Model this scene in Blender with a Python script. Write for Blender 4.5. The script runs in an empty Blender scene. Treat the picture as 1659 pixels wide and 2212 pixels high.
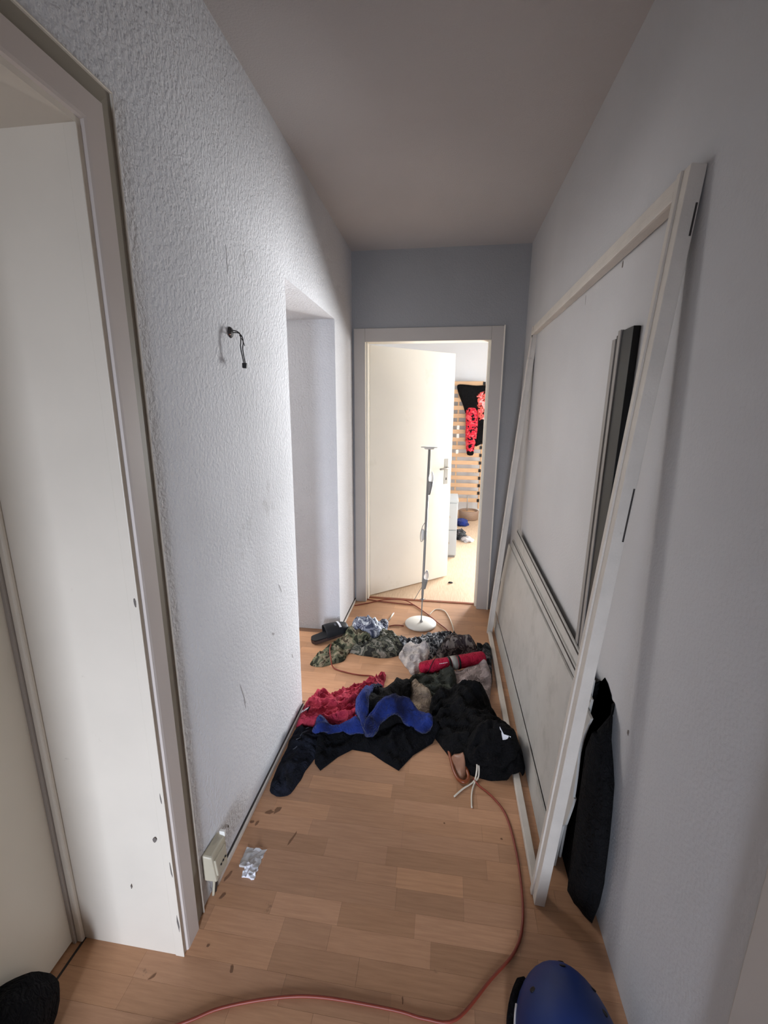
import bpy, bmesh, math, random
import numpy as np
from mathutils import Vector, Matrix, noise
from mathutils.geometry import delaunay_2d_cdt

random.seed(7)
scene = bpy.context.scene
C = scene.collection

# ------------------------------------------------------------------ camera
PITCH, YAW, ROLL = 0.2251075, 0.1392578, 0.0057194
cam_data = bpy.data.cameras.new('camera')
cam = bpy.data.objects.new('camera', cam_data); C.objects.link(cam)
cam_data.sensor_fit = 'HORIZONTAL'; cam_data.sensor_width = 36.0
cam_data.lens = 937.3487 / 1659 * 36.0
cam_data.clip_start = 0.02
fw = Vector((-math.sin(YAW) * math.cos(PITCH), math.cos(YAW) * math.cos(PITCH), -math.sin(PITCH)))
rt = Vector((math.cos(YAW), math.sin(YAW), 0)); up = rt.cross(fw)
r2 = rt * math.cos(ROLL) + up * math.sin(ROLL); u2 = -rt * math.sin(ROLL) + up * math.cos(ROLL)
cam.matrix_world = Matrix(((r2.x, u2.x, -fw.x, 0), (r2.y, u2.y, -fw.y, 0), (r2.z, u2.z, -fw.z, 1.4542), (0, 0, 0, 1)))
scene.camera = cam

# ------------------------------------------------------------------ world and daylight
w = bpy.data.worlds.new('world'); scene.world = w; w.use_nodes = True
w.node_tree.nodes['Background'].inputs[0].default_value = (0.75, 0.85, 1.0, 1)
w.node_tree.nodes['Background'].inputs[1].default_value = 0.05

def window_light(name, loc, aim, sx, sy, watts, col, spread=180):
    l = bpy.data.lights.new(name, 'AREA'); l.shape = 'RECTANGLE'; l.size = sx; l.size_y = sy
    l.energy = watts; l.color = col; l.spread = math.radians(spread)
    o = bpy.data.objects.new(name, l); C.objects.link(o)
    o.location = loc
    o.rotation_euler = (Vector(aim) - Vector(loc)).to_track_quat('-Z', 'Y').to_euler()
    return o
window_light('window_daylight_far_back', (1.70, 6.50, 0.98), (-0.60, 1.3, 1.15), 1.3, 1.4, 160, (0.96, 0.98, 1.0), 72)
window_light('window_daylight_far_side', (2.70, 4.60, 1.55), (0.0, 4.2, 0.55), 1.7, 1.3, 80, (1.0, 0.99, 0.97))
window_light('window_daylight_left_room', (-2.10, 2.85, 1.90), (-0.5, 2.1, 0.05), 1.0, 1.0, 42, (1.0, 0.97, 0.95))
window_light('window_daylight_behind', (-0.10, -2.05, 0.75), (-0.72, 0.9, 0.20), 0.36, 1.2, 22, (0.76, 0.84, 1.0), 80)
window_light('window_daylight_right_room', (2.60, 0.0, 1.45), (-0.6, 0.3, 0.9), 1.2, 1.3, 10, (1.0, 0.91, 0.80))

vs = scene.view_settings
vs.view_transform = 'Standard'; vs.look = 'None'; vs.gamma = 1.0; vs.exposure = 0.0; vs.use_curve_mapping = False
scene.cycles.max_bounces = 10; scene.cycles.diffuse_bounces = 6
scene.cycles.sample_clamp_indirect = 6.0

# ------------------------------------------------------------------ materials
def lin(c):
    return tuple(((v / 12.92) if v <= 0.04045 else ((v + 0.055) / 1.055) ** 2.4) for v in c)

def base_mat(name, rough=0.8, spec=0.3):
    m = bpy.data.materials.new(name); m.use_nodes = True
    nt = m.node_tree; b = nt.nodes['Principled BSDF']
    b.inputs['Roughness'].default_value = rough
    b.inputs['Specular IOR Level'].default_value = spec
    return m, nt, b

def pos_node(nt, scale=(1, 1, 1), obj=False):
    if obj:
        g = nt.nodes.new('ShaderNodeTexCoord'); out = g.outputs['Object']
    else:
        g = nt.nodes.new('ShaderNodeNewGeometry'); out = g.outputs['Position']
    mp = nt.nodes.new('ShaderNodeMapping'); mp.inputs['Scale'].default_value = scale
    nt.links.new(out, mp.inputs['Vector'])
    return mp.outputs['Vector']

def noise_fac(nt, vec, scale, detail=3, lo=0.4, hi=0.6, rough=0.5):
    n = nt.nodes.new('ShaderNodeTexNoise'); n.inputs['Scale'].default_value = scale
    n.inputs['Detail'].default_value = detail; n.inputs['Roughness'].default_value = rough
    nt.links.new(vec, n.inputs['Vector'])
    r = nt.nodes.new('ShaderNodeMapRange'); r.inputs[1].default_value = lo; r.inputs[2].default_value = hi
    nt.links.new(n.outputs['Fac'], r.inputs[0])
    return r.outputs[0]

def mix(nt, fac, a, b):
    m = nt.nodes.new('ShaderNodeMix'); m.data_type = 'RGBA'
    for sock, v in ((m.inputs[0], fac), (m.inputs[6], a), (m.inputs[7], b)):
        if isinstance(v, (int, float)): sock.default_value = v
        elif isinstance(v, tuple): sock.default_value = (*v, 1) if len(v) == 3 else v
        else: nt.links.new(v, sock)
    return m.outputs[2]

def bump(nt, b, height, strength, dist):
    bp = nt.nodes.new('ShaderNodeBump'); bp.inputs['Strength'].default_value = strength; bp.inputs['Distance'].default_value = dist
    nt.links.new(height, bp.inputs['Height']); nt.links.new(bp.outputs[0], b.inputs['Normal'])

def mat_paint(name, col, rough=0.85, var=0.06, vscale=3.0, bscale=0, bstr=0.4, bdist=0.002, dirt=None, dscale=6, dlo=0.62, dhi=0.75, spec=0.3):
    m, nt, b = base_mat(name, rough, spec)
    c = lin(col); v = pos_node(nt)
    out = mix(nt, noise_fac(nt, v, vscale, 4, 0.3, 0.7), tuple(x * (1 - var) for x in c), tuple(min(1, x * (1 + var)) for x in c))
    if dirt:
        f = noise_fac(nt, v, dscale, 6, dlo, dhi, 0.65)
        out = mix(nt, f, out, lin(dirt))
    nt.links.new(out, b.inputs['Base Color'])
    if bscale:
        bump(nt, b, noise_fac(nt, v, bscale, 3, 0.35, 0.65), bstr, bdist)
    return m

def cloth_bump(nt, b, v, weave, wstr):
    # creases: ridged noise, then a fine weave on top
    n = nt.nodes.new('ShaderNodeTexNoise'); n.inputs['Scale'].default_value = 38; n.inputs['Detail'].default_value = 2; n.inputs['Distortion'].default_value = 1.2
    nt.links.new(v, n.inputs['Vector'])
    s1 = nt.nodes.new('ShaderNodeMath'); s1.operation = 'SUBTRACT'; s1.inputs[1].default_value = 0.5; nt.links.new(n.outputs['Fac'], s1.inputs[0])
    s2 = nt.nodes.new('ShaderNodeMath'); s2.operation = 'ABSOLUTE'; nt.links.new(s1.outputs[0], s2.inputs[0])
    b1 = nt.nodes.new('ShaderNodeBump'); b1.inputs['Strength'].default_value = 0.7; b1.inputs['Distance'].default_value = 0.03; b1.invert = True
    nt.links.new(s2.outputs[0], b1.inputs['Height'])
    b2 = nt.nodes.new('ShaderNodeBump'); b2.inputs['Strength'].default_value = wstr; b2.inputs['Distance'].default_value = 0.001
    nt.links.new(noise_fac(nt, v, weave, 1, 0.3, 0.7), b2.inputs['Height']); nt.links.new(b1.outputs[0], b2.inputs['Normal'])
    nt.links.new(b2.outputs[0], b.inputs['Normal'])

def mat_cloth(name, col, col2=None, scale=25, rough=0.9, weave=500, wstr=0.25, lo=0.4, hi=0.6, sheen=0.0):
    m, nt, b = base_mat(name, rough, 0.15)
    v = pos_node(nt)
    c = lin(col)
    out = mix(nt, noise_fac(nt, v, scale, 3, lo, hi), c, lin(col2) if col2 else tuple(x * 0.75 for x in c))
    nt.links.new(out, b.inputs['Base Color'])
    b.inputs['Sheen Weight'].default_value = sheen
    cloth_bump(nt, b, v, weave, wstr)
    return m

def mat_camo(name, cols, scale=22, rough=0.9):
    m, nt, b = base_mat(name, rough, 0.15)
    v = pos_node(nt)
    n = nt.nodes.new('ShaderNodeTexNoise'); n.inputs['Scale'].default_value = scale; n.inputs['Detail'].default_value = 2
    n.inputs['Distortion'].default_value = 0.8
    nt.links.new(v, n.inputs['Vector'])
    r = nt.nodes.new('ShaderNodeValToRGB'); r.color_ramp.interpolation = 'CONSTANT'
    el = r.color_ramp.elements
    st = [0.0, 0.42, 0.5, 0.57, 0.64]
    while len(el) < len(cols): el.new(0.5)
    for i, c in enumerate(cols):
        el[i].position = st[i]; el[i].color = (*lin(c), 1)
    nt.links.new(n.outputs['Fac'], r.inputs[0]); nt.links.new(r.outputs[0], b.inputs['Base Color'])
    cloth_bump(nt, b, v, 450, 0.2)
    return m

def mat_wood(name, c1, c2, axis=0, scale=6, rough=0.5, use_obj_col=False, gstr=1.0, spec=0.4):
    m, nt, b = base_mat(name, rough, spec)
    s = [40, 40, 40]; s[axis] = 3
    v = pos_node(nt, tuple(s))
    g = noise_fac(nt, v, scale * 0.5, 5, 0.3, 0.7, 0.6)
    out = mix(nt, g, lin(c1), lin(c2))
    if use_obj_col:
        oi = nt.nodes.new('ShaderNodeObjectInfo')
        mm = nt.nodes.new('ShaderNodeMix'); mm.data_type = 'RGBA'; mm.blend_type = 'MULTIPLY'; mm.inputs[0].default_value = 1
        nt.links.new(out, mm.inputs[6]); nt.links.new(oi.outputs['Color'], mm.inputs[7]); out = mm.outputs[2]
        v2 = pos_node(nt)
        out = mix(nt, noise_fac(nt, v2, 9, 6, 0.66, 0.80, 0.7), out, lin((0.33, 0.25, 0.20)))
    nt.links.new(out, b.inputs['Base Color'])
    return m

M = {}
M['wall'] = mat_paint('woodchip_wall_paint', (0.80, 0.80, 0.81), 0.9, 0.05, 2.5, 95, 0.42, 0.0045, dirt=(0.60, 0.59, 0.58), dscale=4.0, dlo=0.66, dhi=0.85)
M['wall_right'] = mat_paint('smooth_wall_paint', (0.74, 0.735, 0.735), 0.9, 0.04, 2.5, 120, 0.2, 0.002, dirt=(0.6, 0.58, 0.57), dscale=5, dlo=0.70, dhi=0.85)
M['wall_end'] = mat_paint('grey_wall_paint', (0.575, 0.57, 0.57), 0.9, 0.04, 2.5, 110, 0.25, 0.003)
M['ceiling'] = mat_paint('ceiling_paint', (0.69, 0.67, 0.66), 0.95, 0.03, 2, 150, 0.25, 0.002)
M['far_wall'] = mat_paint('bedroom_wall_paint', (0.86, 0.87, 0.88), 0.9, 0.02, 2)
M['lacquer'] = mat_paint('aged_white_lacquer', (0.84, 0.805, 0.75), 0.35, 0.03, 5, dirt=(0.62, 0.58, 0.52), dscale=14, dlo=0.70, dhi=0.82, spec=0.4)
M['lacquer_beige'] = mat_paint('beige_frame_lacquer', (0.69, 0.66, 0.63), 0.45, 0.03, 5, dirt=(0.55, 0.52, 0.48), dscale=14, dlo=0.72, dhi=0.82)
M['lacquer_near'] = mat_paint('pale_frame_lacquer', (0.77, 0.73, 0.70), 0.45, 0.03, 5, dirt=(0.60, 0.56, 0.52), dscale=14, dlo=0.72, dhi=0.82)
M['lacquer_shaded'] = mat_paint('shaded_frame_lacquer', (0.56, 0.53, 0.48), 0.5, 0.04, 5)
M['cream'] = mat_paint('cream_door_lacquer', (0.89, 0.865, 0.81), 0.4, 0.03, 3, dirt=(0.80, 0.77, 0.69), dscale=4, dlo=0.62, dhi=0.95, spec=0.4)
M['plank'] = mat_wood('beech_laminate_strip', (0.75, 0.575, 0.44), (0.68, 0.51, 0.385), 0, 6, 0.42, True)
M['slab'] = mat_wood('laminate_joint', (0.52, 0.39, 0.30), (0.48, 0.35, 0.27), 0, 6, 0.6)
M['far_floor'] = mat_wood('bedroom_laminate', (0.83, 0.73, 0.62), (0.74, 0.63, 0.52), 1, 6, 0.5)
M['white_wood'] = mat_paint('worn_white_wood', (0.80, 0.77, 0.73), 0.55, 0.06, 12, 160, 0.2, 0.002, dirt=(0.55, 0.50, 0.45), dscale=18, dlo=0.66, dhi=0.8)
M['panel'] = mat_paint('dirty_white_board', (0.70, 0.69, 0.67), 0.6, 0.05, 9, dirt=(0.57, 0.55, 0.53), dscale=11, dlo=0.50, dhi=1.0)
M['dark_edge'] = mat_paint('dark_board_edge', (0.22, 0.20, 0.19), 0.7)
M['black_board'] = mat_paint('black_laminate', (0.045, 0.045, 0.05), 0.5, 0.1)
M['grey_edge'] = mat_paint('grey_edge_trim', (0.55, 0.53, 0.51), 0.6)
M['white_plastic'] = mat_paint('white_plastic', (0.88, 0.87, 0.84), 0.4, 0.02, 5, spec=0.5)
M['old_plastic'] = mat_paint('yellowed_plastic', (0.70, 0.67, 0.59), 0.4, 0.05, 20, spec=0.5)
M['dark_plastic'] = mat_paint('dark_plastic', (0.09, 0.08, 0.08), 0.5)
M['grey_metal'] = mat_paint('grey_painted_metal', (0.56, 0.55, 0.53), 0.4, 0.03, 8, spec=0.5)
M['silver'] = mat_paint('silver_handle', (0.62, 0.60, 0.56), 0.3, 0.03, spec=0.6)
M['orange_cord'] = mat_paint('orange_red_cord', (0.50, 0.20, 0.13), 0.5, 0.08, 30, spec=0.5)
M['white_cord'] = mat_paint('white_cord', (0.85, 0.82, 0.76), 0.8)
M['black_cloth'] = mat_cloth('black_cloth', (0.06, 0.06, 0.068), (0.04, 0.04, 0.046), 30)
M['navy_cloth'] = mat_cloth('navy_black_cloth', (0.11, 0.12, 0.16), (0.07, 0.08, 0.11), 30)
M['navy_dark'] = mat_cloth('very_dark_navy_cloth', (0.05, 0.055, 0.075), (0.035, 0.04, 0.055), 30)
M['blue_cloth'] = mat_cloth('royal_blue_cloth', (0.13, 0.21, 0.50), (0.05, 0.07, 0.20), 9, lo=0.38, hi=0.66, sheen=0.1)
M['red_cloth'] = mat_cloth('raspberry_red_cloth', (0.70, 0.24, 0.31), (0.60, 0.17, 0.25), 25)
M['red_nylon'] = mat_cloth('red_nylon', (0.70, 0.11, 0.24), (0.60, 0.08, 0.19), 30, 0.5, wstr=0.1)
M['green_cloth'] = mat_cloth('dark_olive_cloth', (0.20, 0.21, 0.19), (0.45, 0.47, 0.42), 18, lo=0.55, hi=0.75)
M['beige_cloth'] = mat_cloth('beige_cloth', (0.56, 0.50, 0.43), (0.42, 0.37, 0.33), 20)
M['pink_fleece'] = mat_cloth('grey_pink_fleece', (0.66, 0.60, 0.59), (0.58, 0.53, 0.52), 20, weave=250, wstr=0.5)
M['white_cloth'] = mat_cloth('off_white_cloth', (0.82, 0.79, 0.77), (0.66, 0.64, 0.64), 22)
M['camo_grey'] = mat_camo('grey_green_camouflage', [(0.20, 0.20, 0.19), (0.42, 0.42, 0.37), (0.30, 0.31, 0.28), (0.54, 0.53, 0.49)], 15)
M['camo_olive'] = mat_camo('olive_camouflage', [(0.20, 0.21, 0.17), (0.40, 0.41, 0.33), (0.56, 0.53, 0.44), (0.30, 0.27, 0.22)], 15)
M['camo_blue'] = mat_camo('blue_white_camouflage', [(0.25, 0.27, 0.34), (0.54, 0.56, 0.61), (0.38, 0.39, 0.45), (0.78, 0.80, 0.82)], 20)
M['scarf'] = mat_camo('black_white_print', [(0.16, 0.16, 0.18), (0.55, 0.56, 0.57), (0.24, 0.25, 0.27), (0.74, 0.75, 0.77)], 20)
M['camo_dark'] = mat_camo('dark_brown_camouflage', [(0.15, 0.13, 0.14), (0.36, 0.33, 0.32), (0.23, 0.20, 0.21), (0.48, 0.45, 0.43)], 15)
M['dark_print'] = mat_camo('black_grey_print', [(0.10, 0.10, 0.11), (0.24, 0.26, 0.26), (0.14, 0.14, 0.15), (0.36, 0.34, 0.35)], 20)
M['leather'] = mat_paint('orange_brown_leather', (0.50, 0.25, 0.13), 0.35, 0.15, 20, spec=0.5)
M['pouch'] = mat_paint('pale_brown_leather', (0.55, 0.40, 0.32), 0.4, 0.1, 30)
M['helmet_blue'] = mat_paint('blue_helmet_shell', (0.07, 0.18, 0.42), 0.5, 0.1, 8, spec=0.4)
M['red_print'] = mat_camo('red_black_print', [(0.12, 0.08, 0.09), (0.92, 0.22, 0.30), (0.82, 0.12, 0.20), (0.97, 0.40, 0.42)], 22)
M['coral_print'] = mat_camo('coral_print', [(0.25, 0.08, 0.09), (0.95, 0.45, 0.40), (0.96, 0.36, 0.38), (0.90, 0.70, 0.70)], 18)
M['slat'] = mat_wood('light_slat_wood', (0.82, 0.68, 0.53), (0.77, 0.62, 0.48), 0, 6, 0.6)
M['tray_wood'] = mat_wood('grey_brown_wood', (0.58, 0.48, 0.40), (0.50, 0.41, 0.35), 0, 6, 0.6)
M['cabinet_grey'] = mat_paint('pale_grey_cabinet', (0.66, 0.67, 0.67), 0.6)
M['sandal'] = mat_paint('black_rubber', (0.09, 0.095, 0.11), 0.6, 0.1)
M['sandal_sole'] = mat_paint('brown_black_sole', (0.28, 0.22, 0.21), 0.7, 0.15, 40)
M['white_ink'] = mat_paint('white_print', (0.88, 0.88, 0.90), 0.6)
M['grey_ink'] = mat_paint('faded_grey_print', (0.30, 0.31, 0.35), 0.8)
m, nt, b = base_mat('clear_plastic', 0.15, 0.5)
b.inputs['Base Color'].default_value = (0.9, 0.9, 0.9, 1); b.inputs['Transmission Weight'].default_value = 0.55; b.inputs['Roughness'].default_value = 0.25
M['clear'] = m
m, nt, b = base_mat('clear_bulb_glass', 0.05, 0.5)
b.inputs['Base Color'].default_value = (1, 1, 1, 1); b.inputs['Transmission Weight'].default_value = 0.7; b.inputs['Roughness'].default_value = 0.1
M['bulb_glass'] = m

m, nt, b = base_mat('frosted_bulb_glass', 0.4, 0.5)
b.inputs['Base Color'].default_value = (0.95, 0.95, 0.93, 1); b.inputs['Transmission Weight'].default_value = 0.6; b.inputs['Roughness'].default_value = 0.5
M['bulb_frost'] = m

# ------------------------------------------------------------------ helpers
class MB:
    def __init__(self): self.v = []; self.f = []
    def add(self, vs, fs):
        o = len(self.v); self.v += [tuple(x) for x in vs]; self.f += [tuple(i + o for i in f) for f in fs]; return self
    def box(self, x0, x1, y0, y1, z0, z1):
        return self.hexa([(x0, y0, z0), (x1, y0, z0), (x1, y1, z0), (x0, y1, z0), (x0, y0, z1), (x1, y0, z1), (x1, y1, z1), (x0, y1, z1)])
    def hexa(self, p):
        return self.add(p, [(0, 3, 2, 1), (4, 5, 6, 7), (0, 1, 5, 4), (1, 2, 6, 5), (2, 3, 7, 6), (3, 0, 4, 7)])
    def tube(self, pts, r, n=10, radii=None):
        pts = [Vector(p) for p in pts]; rings = []
        t0 = None
        for i, p in enumerate(pts):
            t = (pts[min(i + 1, len(pts) - 1)] - pts[max(i - 1, 0)]).normalized()
            if t0 is None:
                a = t.orthogonal().normalized()
            else:
                a = (a - t * a.dot(t)).normalized()
            bb = t.cross(a); t0 = t
            rr = radii[i] if radii else r
            rings.append([p + (a * math.cos(2 * math.pi * k / n) + bb * math.sin(2 * math.pi * k / n)) * rr for k in range(n)])
        vs = [q for rg in rings for q in rg]; fs = []
        for i in range(len(rings) - 1):
            for k in range(n):
                k2 = (k + 1) % n
                fs.append((i * n + k, i * n + k2, (i + 1) * n + k2, (i + 1) * n + k))
        fs.append(tuple(reversed(range(n)))); fs.append(tuple(range(len(vs) - n, len(vs))))
        return self.add(vs, fs)
    def lathe(self, prof, c=(0, 0, 0), n=32, mat=None):
        vs = []; fs = []
        for r, z in prof:
            for k in range(n):
                a = 2 * math.pi * k / n
                p = Vector((r * math.cos(a), r * math.sin(a), z))
                if mat: p = mat @ p
                vs.append(p + Vector(c))
        for i in range(len(prof) - 1):
            for k in range(n):
                k2 = (k + 1) % n
                fs.append((i * n + k, i * n + k2, (i + 1) * n + k2, (i + 1) * n + k))
        fs.append(tuple(reversed(range(n)))); fs.append(tuple(range(len(vs) - n, len(vs))))
        return self.add(vs, fs)
    def build(self, name, mat, parent=None, smooth=False, bevel=0.0):
        me = bpy.data.meshes.new(name); me.from_pydata(self.v, [], self.f); me.update()
        bm = bmesh.new(); bm.from_mesh(me)
        bmesh.ops.recalc_face_normals(bm, faces=bm.faces)
        if bevel:
            bmesh.ops.bevel(bm, geom=[e for e in bm.edges if e.calc_face_angle(0) > 0.5], offset=bevel, segments=2, affect='EDGES', profile=0.5)
        bm.to_mesh(me); bm.free()
        if smooth:
            for p in me.polygons: p.use_smooth = True
        me.materials.append(mat)
        o = bpy.data.objects.new(name, me); C.objects.link(o)
        if parent: adopt(o, parent)
        return o

def adopt(o, parent):
    o.parent = parent
    # meshes are built in world coordinates, so only an Empty carries an offset
    o.matrix_parent_inverse = Matrix.Translation(parent.location).inverted() if parent.type == 'EMPTY' else Matrix.Identity(4)

def tag(o, label, cat, group=None):
    o['label'] = label; o['category'] = cat
    if group: o['group'] = group
    return o
def struct(o, label=None):
    o['kind'] = 'structure'
    if label: o['label'] = label
    return o
def thing(name, loc, label, cat, group=None):
    o = bpy.data.objects.new(name, None); C.objects.link(o); o.location = loc; o.empty_display_size = 0.05
    return tag(o, label, cat, group)
def sempty(name, loc, label=None):
    o = bpy.data.objects.new(name, None); C.objects.link(o); o.location = loc; o.empty_display_size = 0.05
    return struct(o, label)

def crom(pts, step=0.012, closed=False):
    P = [Vector(p) for p in pts]; out = []
    n = len(P); rng = range(n if closed else n - 1)
    for i in rng:
        if closed: a, b_, c, d = P[(i - 1) % n], P[i], P[(i + 1) % n], P[(i + 2) % n]
        else: a, b_, c, d = P[max(i - 1, 0)], P[i], P[i + 1], P[min(i + 2, n - 1)]
        k = max(2, int((c - b_).length / step))
        for j in range(k):
            t = j / k
            out.append(0.5 * ((2 * b_) + (c - a) * t + (2 * a - 5 * b_ + 4 * c - d) * t * t + (3 * b_ - a - 3 * c + d) * t ** 3))
    if not closed: out.append(P[-1])
    return out

# ------------------------------------------------------------------ room shell
XL, XR, D, H = -0.6696, 0.4939, 3.1411, 2.5
XO = -1.02                                     # far face of the thick left wall
mb = MB()
mb.box(XO, XL, -2.2, -0.06, -0.02, H); mb.box(XO, XL, -0.06, 0.815, 1.965, H); mb.box(XO, XL, 0.815, 1.845, -0.02, H)
mb.box(XO, XL, 1.845, 2.65, 1.985, H); mb.box(XO, XL, 2.65, D, -0.02, H)
struct(mb.build('wall_left', M['wall']), 'light grey woodchip wall with an open passage and a doorway')
mb = MB()
mb.box(XR, XR + 0.12, 0.475, 3.25, -0.02, H); mb.box(XR, XR + 0.12, -0.39, 0.475, 1.96, H); mb.box(XR, XR + 0.12, -2.2, -0.39, -0.02, H)
struct(mb.build('wall_right', M['wall_right']), 'smooth grey wall behind the leaning white frame')
mb = MB()
mb.box(XL - 0.35, -0.598, D, D + 0.10, -0.02, H); mb.box(0.294, XR, D, D + 0.10, -0.02, H); mb.box(-0.598, 0.294, D, D + 0.10, 1.95, H)
struct(mb.build('wall_end', M['wall_end']), 'dark grey end wall around the far door')
struct(MB().box(-4.2, 3.4, -2.4, 6.9, H, H + 0.1).build('ceiling', M['ceiling']), 'plain grey painted ceiling')
mb = MB(); mb.box(XO, 0.62, -2.3, -2.2, -0.02, H)
struct(mb.build('wall_back', M['wall_right']))
# neighbouring rooms, seen only through the openings
mb = MB(); mb.box(-1.6, 3.0, 6.62, 6.72, -0.02, H)
struct(mb.build('wall_bedroom_back', M['far_wall']), 'white back wall of the bright room beyond the door')
mb = MB(); mb.box(2.9, 3.0, D + 0.10, 6.62, -0.02, H); mb.box(XR + 0.12, 2.9, D + 0.10, D + 0.2, -0.02, H)
struct(mb.build('wall_bedroom_right', M['far_wall']))
mb = MB(); mb.box(-1.6, -1.5, D + 0.1, 6.62, -0.02, H); mb.box(-1.5, XL - .0, D + 0.10, D + 0.16, -0.02, H)
struct(mb.build('wall_bedroom_left', M['far_wall']))
mb = MB(); mb.box(-2.6, -2.5, 0.9, 3.6, -0.02, H); mb.box(-2.5, XO, 3.5, 3.6, -0.02, H); mb.box(-2.5, XO, 0.9, 1.0, -0.02, H)
struct(mb.build('wall_side_room', M['far_wall']))
mb = MB(); mb.box(2.9, 3.0, -1.4, 1.5, -0.02, H); mb.box(XR + .12, 2.9, 1.4, 1.5, -0.02, H); mb.box(XR + .12, 2.9, -1.5, -1.4, -0.02, H)
struct(mb.build('wall_near_room', M['far_wall']))

# floor: slab and individual laminate strips running across the corridor
floor = struct(MB().box(-3.6, 3.0, -2.3, D + 0.075, -0.08, -0.0025).build('floor', M['slab']), 'worn beech strip laminate floor')
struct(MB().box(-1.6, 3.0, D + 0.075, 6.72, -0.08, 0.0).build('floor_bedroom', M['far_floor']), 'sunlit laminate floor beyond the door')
unit = bpy.data.meshes.new('plank')
um = MB().box(0, 1, 0, 1, 0, 1); unit.from_pydata(um.v, [], um.f); unit.update(); unit.materials.append(M['plank'])
RW = 0.0640; Y0 = 0.9335
rp = random.Random(11)
def plank(x0, x1, y0, y1, col):
    o = bpy.data.objects.new('plank', unit); C.objects.link(o)
    o.location = (x0, y0, -0.006); o.scale = (x1 - x0 - 0.0004, y1 - y0 - 0.0004, 0.006 + rp.uniform(-0.0003, 0.0))
    o.color = (*col, 1); o.parent = floor
special = {0: [(-0.469, -0.262, 1.22), (-0.262, -0.038, 0.95), (-0.038, 0.255, 1.18)], -1: [(-0.640, -0.418, 1.2), (-0.418, -0.277, 1.02), (-0.277, 0.010, 1.12), (0.010, 0.30, 0.86)], 1: [(-0.35, -0.1, 0.98), (-0.1, 0.105, 0.9)], 2: [(-0.55, -0.235, 0.98), (-0.235, -0.107, 1.02), (-0.107, 0.105, 1.16)]}
for k in range(-7, 36):
    y0 = Y0 + RW * k; y1 = y0 + RW
    if y1 > D + 0.075: y1 = D + 0.075
    niche = y1 < 0.815
    pas = y0 > 1.845 and y1 < 2.65
    xs = XO + 0.02 if niche else (-1.02 if pas else XL)
    fixed = special.get(k, []); cuts = []
    x = xs - rp.uniform(0, 0.22)
    segs = []
    edge = fixed[0][0] if fixed else XR
    while x < edge - 0.06:
        x2 = x + rp.choice([0.21, 0.24, 0.28, 0.33, 0.40])
        if edge - x2 < 0.1: x2 = edge
        segs.append((x, x2, None)); x = x2
    for a, b_, t in fixed: segs.append((a, b_, t)); x = b_
    if fixed:
        while x < XR - 0.03:
            x2 = x + rp.choice([0.21, 0.28, 0.35]); segs.append((x, x2, None)); x = x2
    for a, b_, t in segs:
        a = max(a, xs); b_ = min(b_, XR)
        if b_ - a < 0.02: continue
        t = t or rp.choice([0.88, 0.93, 0.97, 1.0, 1.03, 1.08, 1.14])
        h_ = rp.uniform(-0.03, 0.03)
        plank(a, b_, y0, y1, (t * (1 + h_ * .4), t, t * (1 - h_)))

# threshold strip under the far door
struct(MB().box(-0.576, 0.272, D + 0.062, D + 0.088, -0.01, 0.004).build('trim_4', M['leather']), 'narrow brown threshold strip under the far door')

# baseboard strip along the left wall
mb = MB(); mb.box(XL, XL + 0.012, 0.985, 1.845, 0.0, 0.018); mb.box(XL, XL + 0.012, 2.65, D, 0.0, 0.018)
bb = struct(mb.build('baseboard_left', M['white_wood'], bevel=0.002), 'thin white strip along the foot of the left wall')
mb = MB(); mb.box(XL, XL + 0.006, 0.985, 1.845, 0.018, 0.021); mb.box(XL, XL + 0.006, 2.65, D, 0.018, 0.021)
mb.build('gap', M['dark_edge'], bb)

# ------------------------------------------------------------------ far door: frame, lining, open leaf
t1 = sempty('trim_1', (-0.15, D, 0), 'beige painted frame of the far door')
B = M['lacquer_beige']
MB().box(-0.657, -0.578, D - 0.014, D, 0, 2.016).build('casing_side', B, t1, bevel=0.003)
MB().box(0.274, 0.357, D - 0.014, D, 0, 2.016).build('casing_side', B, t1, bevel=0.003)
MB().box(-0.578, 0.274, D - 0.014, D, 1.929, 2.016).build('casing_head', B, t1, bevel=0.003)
MB().box(0.352, 0.361, D - 0.020, D, 0, 2.020).build('edge_bead', M['lacquer'], t1, bevel=0.002)
for nm, bx in (('lining', (-0.598, -0.578, D, D + 0.1, 0, 1.93)), ('lining', (0.274, 0.294, D, D + 0.1, 0, 1.93)), ('lining', (-0.598, 0.294, D, D + 0.1, 1.93, 1.95))):
    MB().box(*bx).build(nm, M['cream'], t1)
MB().box(-0.578, -0.566, D + 0.03, D + 0.09, 0, 1.93).build('door_stop', M['cream'], t1, bevel=0.002)
MB().box(0.262, 0.274, D + 0.03, D + 0.09, 0, 1.93).build('door_stop', M['cream'], t1, bevel=0.002)
hg = Vector((-0.562, D + 0.094, 0)); dr = Vector((0.756, 0.655, 0)).normalized(); nr = Vector((dr.y, -dr.x, 0))
d1 = sempty('door_1', hg, 'cream flush door standing open into the bright room')
def leafbox(t0, t1_, n0, n1, z0, z1):
    p = []
    for z in (z0, z1):
        for t, n in ((t0, n0), (t1_, n0), (t1_, n1), (t0, n1)):
            q = hg + dr * t + nr * n; p.append((q.x, q.y, z))
    return MB().hexa(p)
leafbox(0.0, 0.815, -0.04, 0.0, 0.010, 1.925).build('leaf', M['cream'], d1, bevel=0.002)
leafbox(0.735, 0.775, 0.0, 0.004, 0.86, 1.075).build('handle_plate', M['silver'], d1, bevel=0.001)
q = hg + dr * 0.757 + nr * 0.004
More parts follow.
